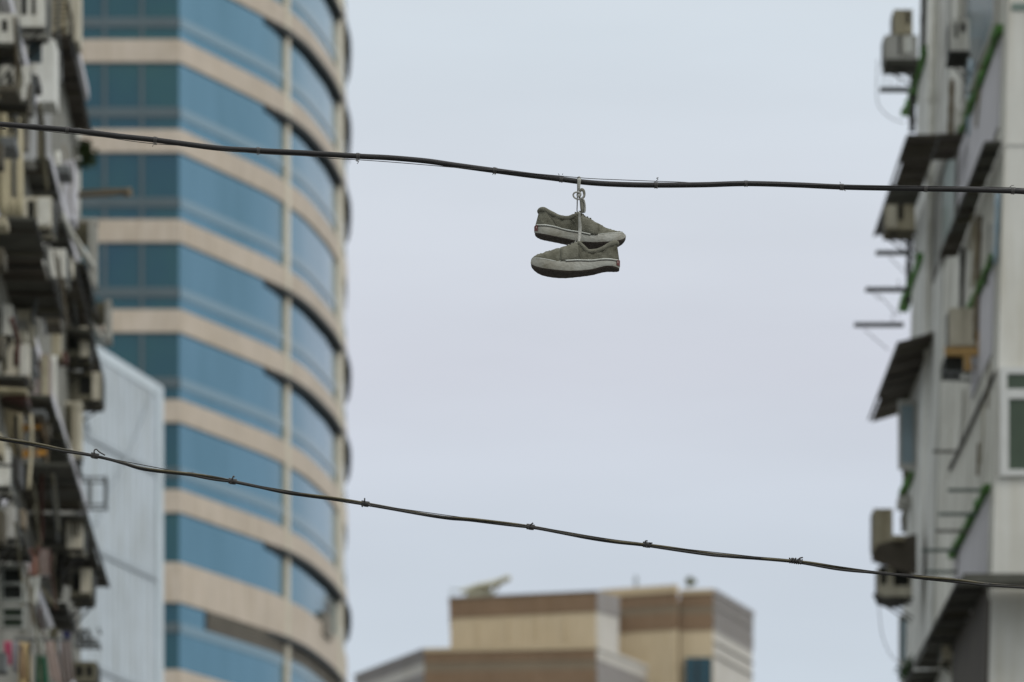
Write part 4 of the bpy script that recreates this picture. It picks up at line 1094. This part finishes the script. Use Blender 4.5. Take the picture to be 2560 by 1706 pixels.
r_pipe(rfar, 2274, 575, 2270, 760, .05, .035, 'steel_dark')
r_pipe(rfar, 2266, 1150, 2260, 1330, .05, .040, 'panel_olive')
# windows on the street side
def r_window(t, px0, px1, py0, py1, p, pane, frame='ac_grey', fw=.05, name='window'):
    """vertical window on the street wall, px0 near (right) px1 far (left); py at the near end"""
    Y0 = YR(px0, py0, 0); Y1 = YR(px1, py0, 0); zt = CZ + (HY - py0) * Y0 / FP; zb_ = CZ + (HY - py1) * Y0 / FP
    def q(Y, z, o): return (RX(Y, z, o), Y, z)
    mb = MB()
    for a, b, c, d in ((Y0, Y1, zt - fw, zt), (Y0, Y1, zb_, zb_ + fw), (Y0, Y0 + fw * 3, zb_ + fw, zt - fw), (Y1 - fw * 3, Y1, zb_ + fw, zt - fw)):
        mb.hexa([q(a, c, p), q(a, c, .005), q(b, c, .005), q(b, c, p)], [q(a, d, p), q(a, d, .005), q(b, d, .005), q(b, d, p)])
    f = mb.build(name, frame, t)
    a, b, c, d = Y0 + fw, Y1 - fw, zb_ + fw, zt - fw
    MB().hexa([q(a, c, p - .02), q(a, c, .006), q(b, c, .006), q(b, c, p - .02)], [q(a, d, p - .02), q(a, d, .006), q(b, d, .006), q(b, d, p - .02)]).build('pane', pane, f)
r_window(rbld, 2510, 2432, -420, 60, .05, 'window_slate', 'ac_grey')
r_window(rbld, 2404, 2350, 316, 560, .05, 'window_jade', 'bar_grey')
# blue end window on the far block
fr = MB(); plate(fr, (2246, 1000, 2294, 1172), 72.4, [(.14, .07, .82, .92)], .08)
f = fr.build('window', 'frame_white', rfar)
rect_box(MB(), 2251, 2288, 1010, 1162, 72.45, 72.47).build('pane', 'window_blue', f)
rect_box(MB(), 2246, 2300, 1240, 1262, 73.0, 73.4).build('sill', 'ac_grey', rfar)
fr = MB(); plate(fr, (2247, 1540, 2284, 1660), 73.2, [(.1, .06, .85, .94)], .06)
f = fr.build('window', 'ac_grey', rfar); rect_box(MB(), 2250, 2280, 1546, 1654, 73.24, 73.25).build('pane', 'window_blue', f)
# dark panel standing in for shade on the wall under the lowest awning
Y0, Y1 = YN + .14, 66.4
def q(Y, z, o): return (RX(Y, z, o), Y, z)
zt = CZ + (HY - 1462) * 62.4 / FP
MB().hexa([q(Y0, zt - 2.2, .03), q(Y0, zt - 2.2, .0), q(Y1, zt - 2.2, .0), q(Y1, zt - 2.2, .03)], [q(Y0, zt, .03), q(Y0, zt, .0), q(Y1, zt, .0), q(Y1, zt, .03)]).build('wall_shadow', 'sheet_brown', rbld)
# gable window
fr = MB(); plate(fr, (2500, 918, 2700, 1190), YN - .05, [(.09, .06, .98, .20), (.11, .29, .98, .94)], .045)
f = fr.build('window', 'frame_white', rbld)
rect_box(MB(), 2512, 2698, 930, 974, YN - .03, YN - .02).build('pane', 'window_green', f)
rect_box(MB(), 2516, 2698, 994, 1176, YN - .03, YN - .02).build('pane', 'window_green', f)
rect_box(MB(), 2503, 2900, 359, 364, YN - .012, YN - .002).build('wall_joint', 'ac_grey', rbld)
rect_box(MB(), 2530, 2900, 8, 26, YN - .012, YN - .002).build('green_stain', 'window_jade', rbld)
RC = random.Random(8)
for i in range(16):
    px, py = RC.uniform(2345, 2485), RC.uniform(-20, 1680); Y = YR(px, py, .03); a_ = P(px, py, Y); ln = RC.uniform(.3, .9)
    pts = [a_, a_ + Vector((.012, RC.uniform(-.05, .05), -ln * .5)), a_ + Vector((-.02, RC.uniform(-.1, .3), -ln))]
    pts = [Vector((RX(q.y, q.z, .03), q.y, q.z)) for q in pts]
    MB().tube(catmull(pts, 4), RC.uniform(.007, .018), 6).build('conduit', RC.choice(['pipe_brown', 'ac_grey', 'steel_grey', 'pipe_white', 'ac_tan']), rbld, smooth=True)
# drying bars on the near wall
for k, (x0, x1, y, m) in enumerate(((2332, 2388, 1129, 'bar_grey'), (2370, 2452, 1226, 'bar_green'), (2346, 2446, 1286, 'bar_green'), (2338, 2424, 1328, 'bar_grey'), (2304, 2400, 1376, 'bar_green'), (2316, 2392, 1430, 'bar_green'))):
    Y0 = YR(x1, y, .0) - .2
    MB().tube([P(x0, y, Y0), P(x1, y, Y0)], .020, 6).build('bar', m, rbld)

G3 = 'awnings on the right block'
canopy('dark awning sticking out to the left at the far end, crossed by the black cable', 2350, 2268, 343, 590, 1, 'sheet_brown', Y=69.3, grp=G3)
canopy('slim dark awning running along the wall beside the pale gable', 2504, 2462, 360, 640, 1, 'sheet_dark', Y=62.2, grp=G3)
canopy('short dark awning over the jade window right of the white pipe', 2408, 2350, 340, 400, 1, 'sheet_brown', grp=G3, Y=66.4)
canopy('dark reddish awning below the three drying racks', 2336, 2246, 836, 1030, 1, 'sheet_brown', Y=70.2, grp=G3, drop=.10)
canopy('large black awning under the lower cable bundle at the right', 2484, 2396, 1452, 1720, 1, 'sheet_dark', Y=62.4, grp=G3)
canopy('thin dark strip awning slanting down left of the green gable window', 2492, 2484, 940, 1175, 1, 'sheet_brown', Y=62.4, grp=G3, th=.06, ribs=False)
t = thing('awning', 'dark awning running across the pale gable at the bottom right', 'awning', P(2480, 1450, 61.6), G3)
a = P(2406, 1452, 61.5); b = P(2900, 1440, 61.5)
MB().box((a.x, 61.4, a.z), (b.x, YN - .06, a.z + .06)).build('sheet', 'sheet_dark', t)
MB().box((a.x, 61.36, a.z - .05), (b.x, 61.395, a.z + .05)).build('edge_bar', 'sheet_dark', t)

G4 = 'air conditioners on the right blocks'
ac_unit('beige air conditioner at the top of the far right block, against the sky', (2235, 24, 2282, 84), 71.8, 1, 'ac_tan', [(.66, .06, .84, .62)], .5, None, None, True, G4)
ac_unit('grey framed air conditioner below the topmost one, against the sky', (2212, 88, 2294, 150), 71.4, 1, 'ac_grey', [(.42, .0, .5, .8)], .5, (.54, .10, .84, .72), 'panel_white', True, G4)
ac_unit('pale air conditioner with dark slots right of the long white pipe', (2376, 48, 2424, 128), 65.0, 1, 'ac_white', [(.22, .12, .38, .6), (.52, .10, .80, .42)], .5, None, None, True, G4)
ac_unit('pale air conditioner tucked under the far dark awning just below the black cable', (2214, 512, 2288, 574), 70.6, 1, 'ac_tan', [(.42, .0, .60, .62)], .5, (.04, .02, .38, .92), 'ac_cream', True, G4)
ac_unit('pale air conditioner on an orange bracket in the middle of the right wall', (2374, 770, 2438, 864), 64.6, 1, 'ac_cream', [], .5, None, None, True, G4, 'paint_orange')
ac_unit('tall beige air conditioner sticking out over a dark board, low on the right', (2184, 1272, 2232, 1372), 71.0, 1, 'ac_tan', [], .5, None, None, True, G4)
ac_unit('grey air conditioner with two dark openings just under the lower cable bundle', (2196, 1416, 2280, 1490), 70.6, 1, 'ac_cream', [(.06, .0, .24, .62), (.46, -.0, .92, .66)], .5, None, None, True, G4, slats=False)
ac_unit('cream air conditioner with dark slots under the large black awning', (2356, 1576, 2414, 1648), 66.6, 1, 'ac_cream', [(.34, .1, .58, .72), (.76, .1, .96, .72)], .5, None, None, True, G4)
# extra pieces round the units
rect_box(MB(), 2374, 2422, 127, 135, 64.9, 65.5).build('tray', 'hole_dark', rbld)
t = thing('bracket_shelf', 'orange painted steel shelf frame with a black tray on the right wall', 'bracket', P(2400, 900, 64.4))
rect_box(MB(), 2362, 2454, 868, 888, 64.3, 64.36).build('rail', 'paint_orange', t)
rect_box(MB(), 2443, 2454, 828, 866, 64.3, 64.36).build('post', 'paint_orange', t)
rect_box(MB(), 2410, 2428, 890, 928, 64.3, 64.36).build('post', 'paint_orange', t)
rect_box(MB(), 2362, 2408, 892, 926, 64.4, 64.9).build('tray', 'hole_dark', t)
mb = MB()
for y in (930, 948): mb.tube([P(2352, y, 64.3), P(2430, y + 4, 64.3)], .018, 6)
for x in (2356, 2376, 2396, 2416): mb.tube([P(x, 928, 64.3), P(x, 950, 64.3)], .012, 6)
mb.build('lower_cage', 'steel_grey', t)
t = thing('board', 'dark board jutting out below the tall beige air conditioner at the lower right', 'board', P(2240, 1405, 70.4))
mb = MB().hexa([P(2178, 1404, 70.4), P(2292, 1440, 70.4), P(2292, 1440, 70.9), P(2178, 1404, 70.9)], [P(2192, 1362, 70.4), P(2292, 1334, 70.4), P(2292, 1334, 70.9), P(2192, 1362, 70.9)])
mb.build('sheet', 'sheet_brown', t)
rect_box(MB(), 2232, 2262, 1338, 1350, 70.3, 70.38).build('batten', 'ac_tan', t)
rect_box(MB(), 2212, 2296, 148, 160, 71.3, 71.8).build('shelf', 'sheet_dark', rfar)
MB().tube([P(2186, 1484, 70.4), P(2200, 1502, 70.4), P(2226, 1510, 70.4), P(2262, 1508, 70.4)], [.03, .06, .06, .04], 8).build('hose', 'steel_dark', rfar, smooth=True)
# drying racks against the sky
def rack(label, px0, px1, py, Y, m, stays):
    t = thing('drying_rack', label, 'drying rack', P(px1, py, Y), 'drying racks on the far right block')
    for dy in (-.0, .12):
        MB().tube([P(px0, py, Y) + Vector((0, dy, 0)), P(px1, py, Y) + Vector((0, dy, 0))], .019, 6).build('arm', m, t)
    n = 9
    mb = MB()
    for k in range(n):
        x = px0 + (px1 - px0) * (k + .5) / n
        mb.tube([P(x, py - 3, Y), P(x, py - 3, Y) + Vector((0, .14, 0))], .013, 5)
    mb.build('rods', m, t)
    for s_ in stays: MB().tube([P(s_[0], s_[1], Y), P(s_[2], s_[3], Y)], .006, 5).build('stay', m, t)
GRK = 'steel_grey'
rack('drying rack nearest the top, below two air conditioners', 2200, 2274, 222, 71.6, GRK, [(2230, 160, 2226, 218), (2248, 160, 2244, 218), (2212, 160, 2210, 218)])
rack('faint drying rack, upper of the three stacked racks', 2190, 2270, 630, 72.2, GRK, [(2222, 642, 2264, 684)])
rack('darkest drying rack, middle of the three stacked racks', 2164, 2274, 722, 71.4, 'steel_dark', [(2196, 736, 2248, 792), (2180, 732, 2200, 750), (2246, 700, 2246, 722)])
rack('drying rack, lowest and furthest reaching of the three', 2136, 2260, 810, 71.8, GRK, [(2160, 824, 2222, 876), (2232, 780, 2232, 806)])
o = px_tube([(2194, 150, 71.6), (2192, 215, 71.6), (2196, 262, 71.6), (2222, 292, 71.8), (2258, 308, 72.2)], .006, 5, 6).build('loose_cable', 'steel_grey', origin=P(2258, 308, 72.2)); tag(o, 'thin loose cable looping against the sky at the upper right', 'cable')
o = px_tube([(2196, 1505, 71), (2204, 1580, 71), (2222, 1630, 71.4), (2250, 1662, 72)], .006, 5, 6).build('loose_cable', 'steel_grey', origin=P(2250, 1662, 72)); tag(o, 'thin loose cable hanging against the sky at the lower right', 'cable')
bush('wall_plant', 'green climbing plant low on the far right block', 'plant', P(2276, 1676, 72.0), .22, 300, 'leaf_moss', .04, (.5, .5, 1), 12)
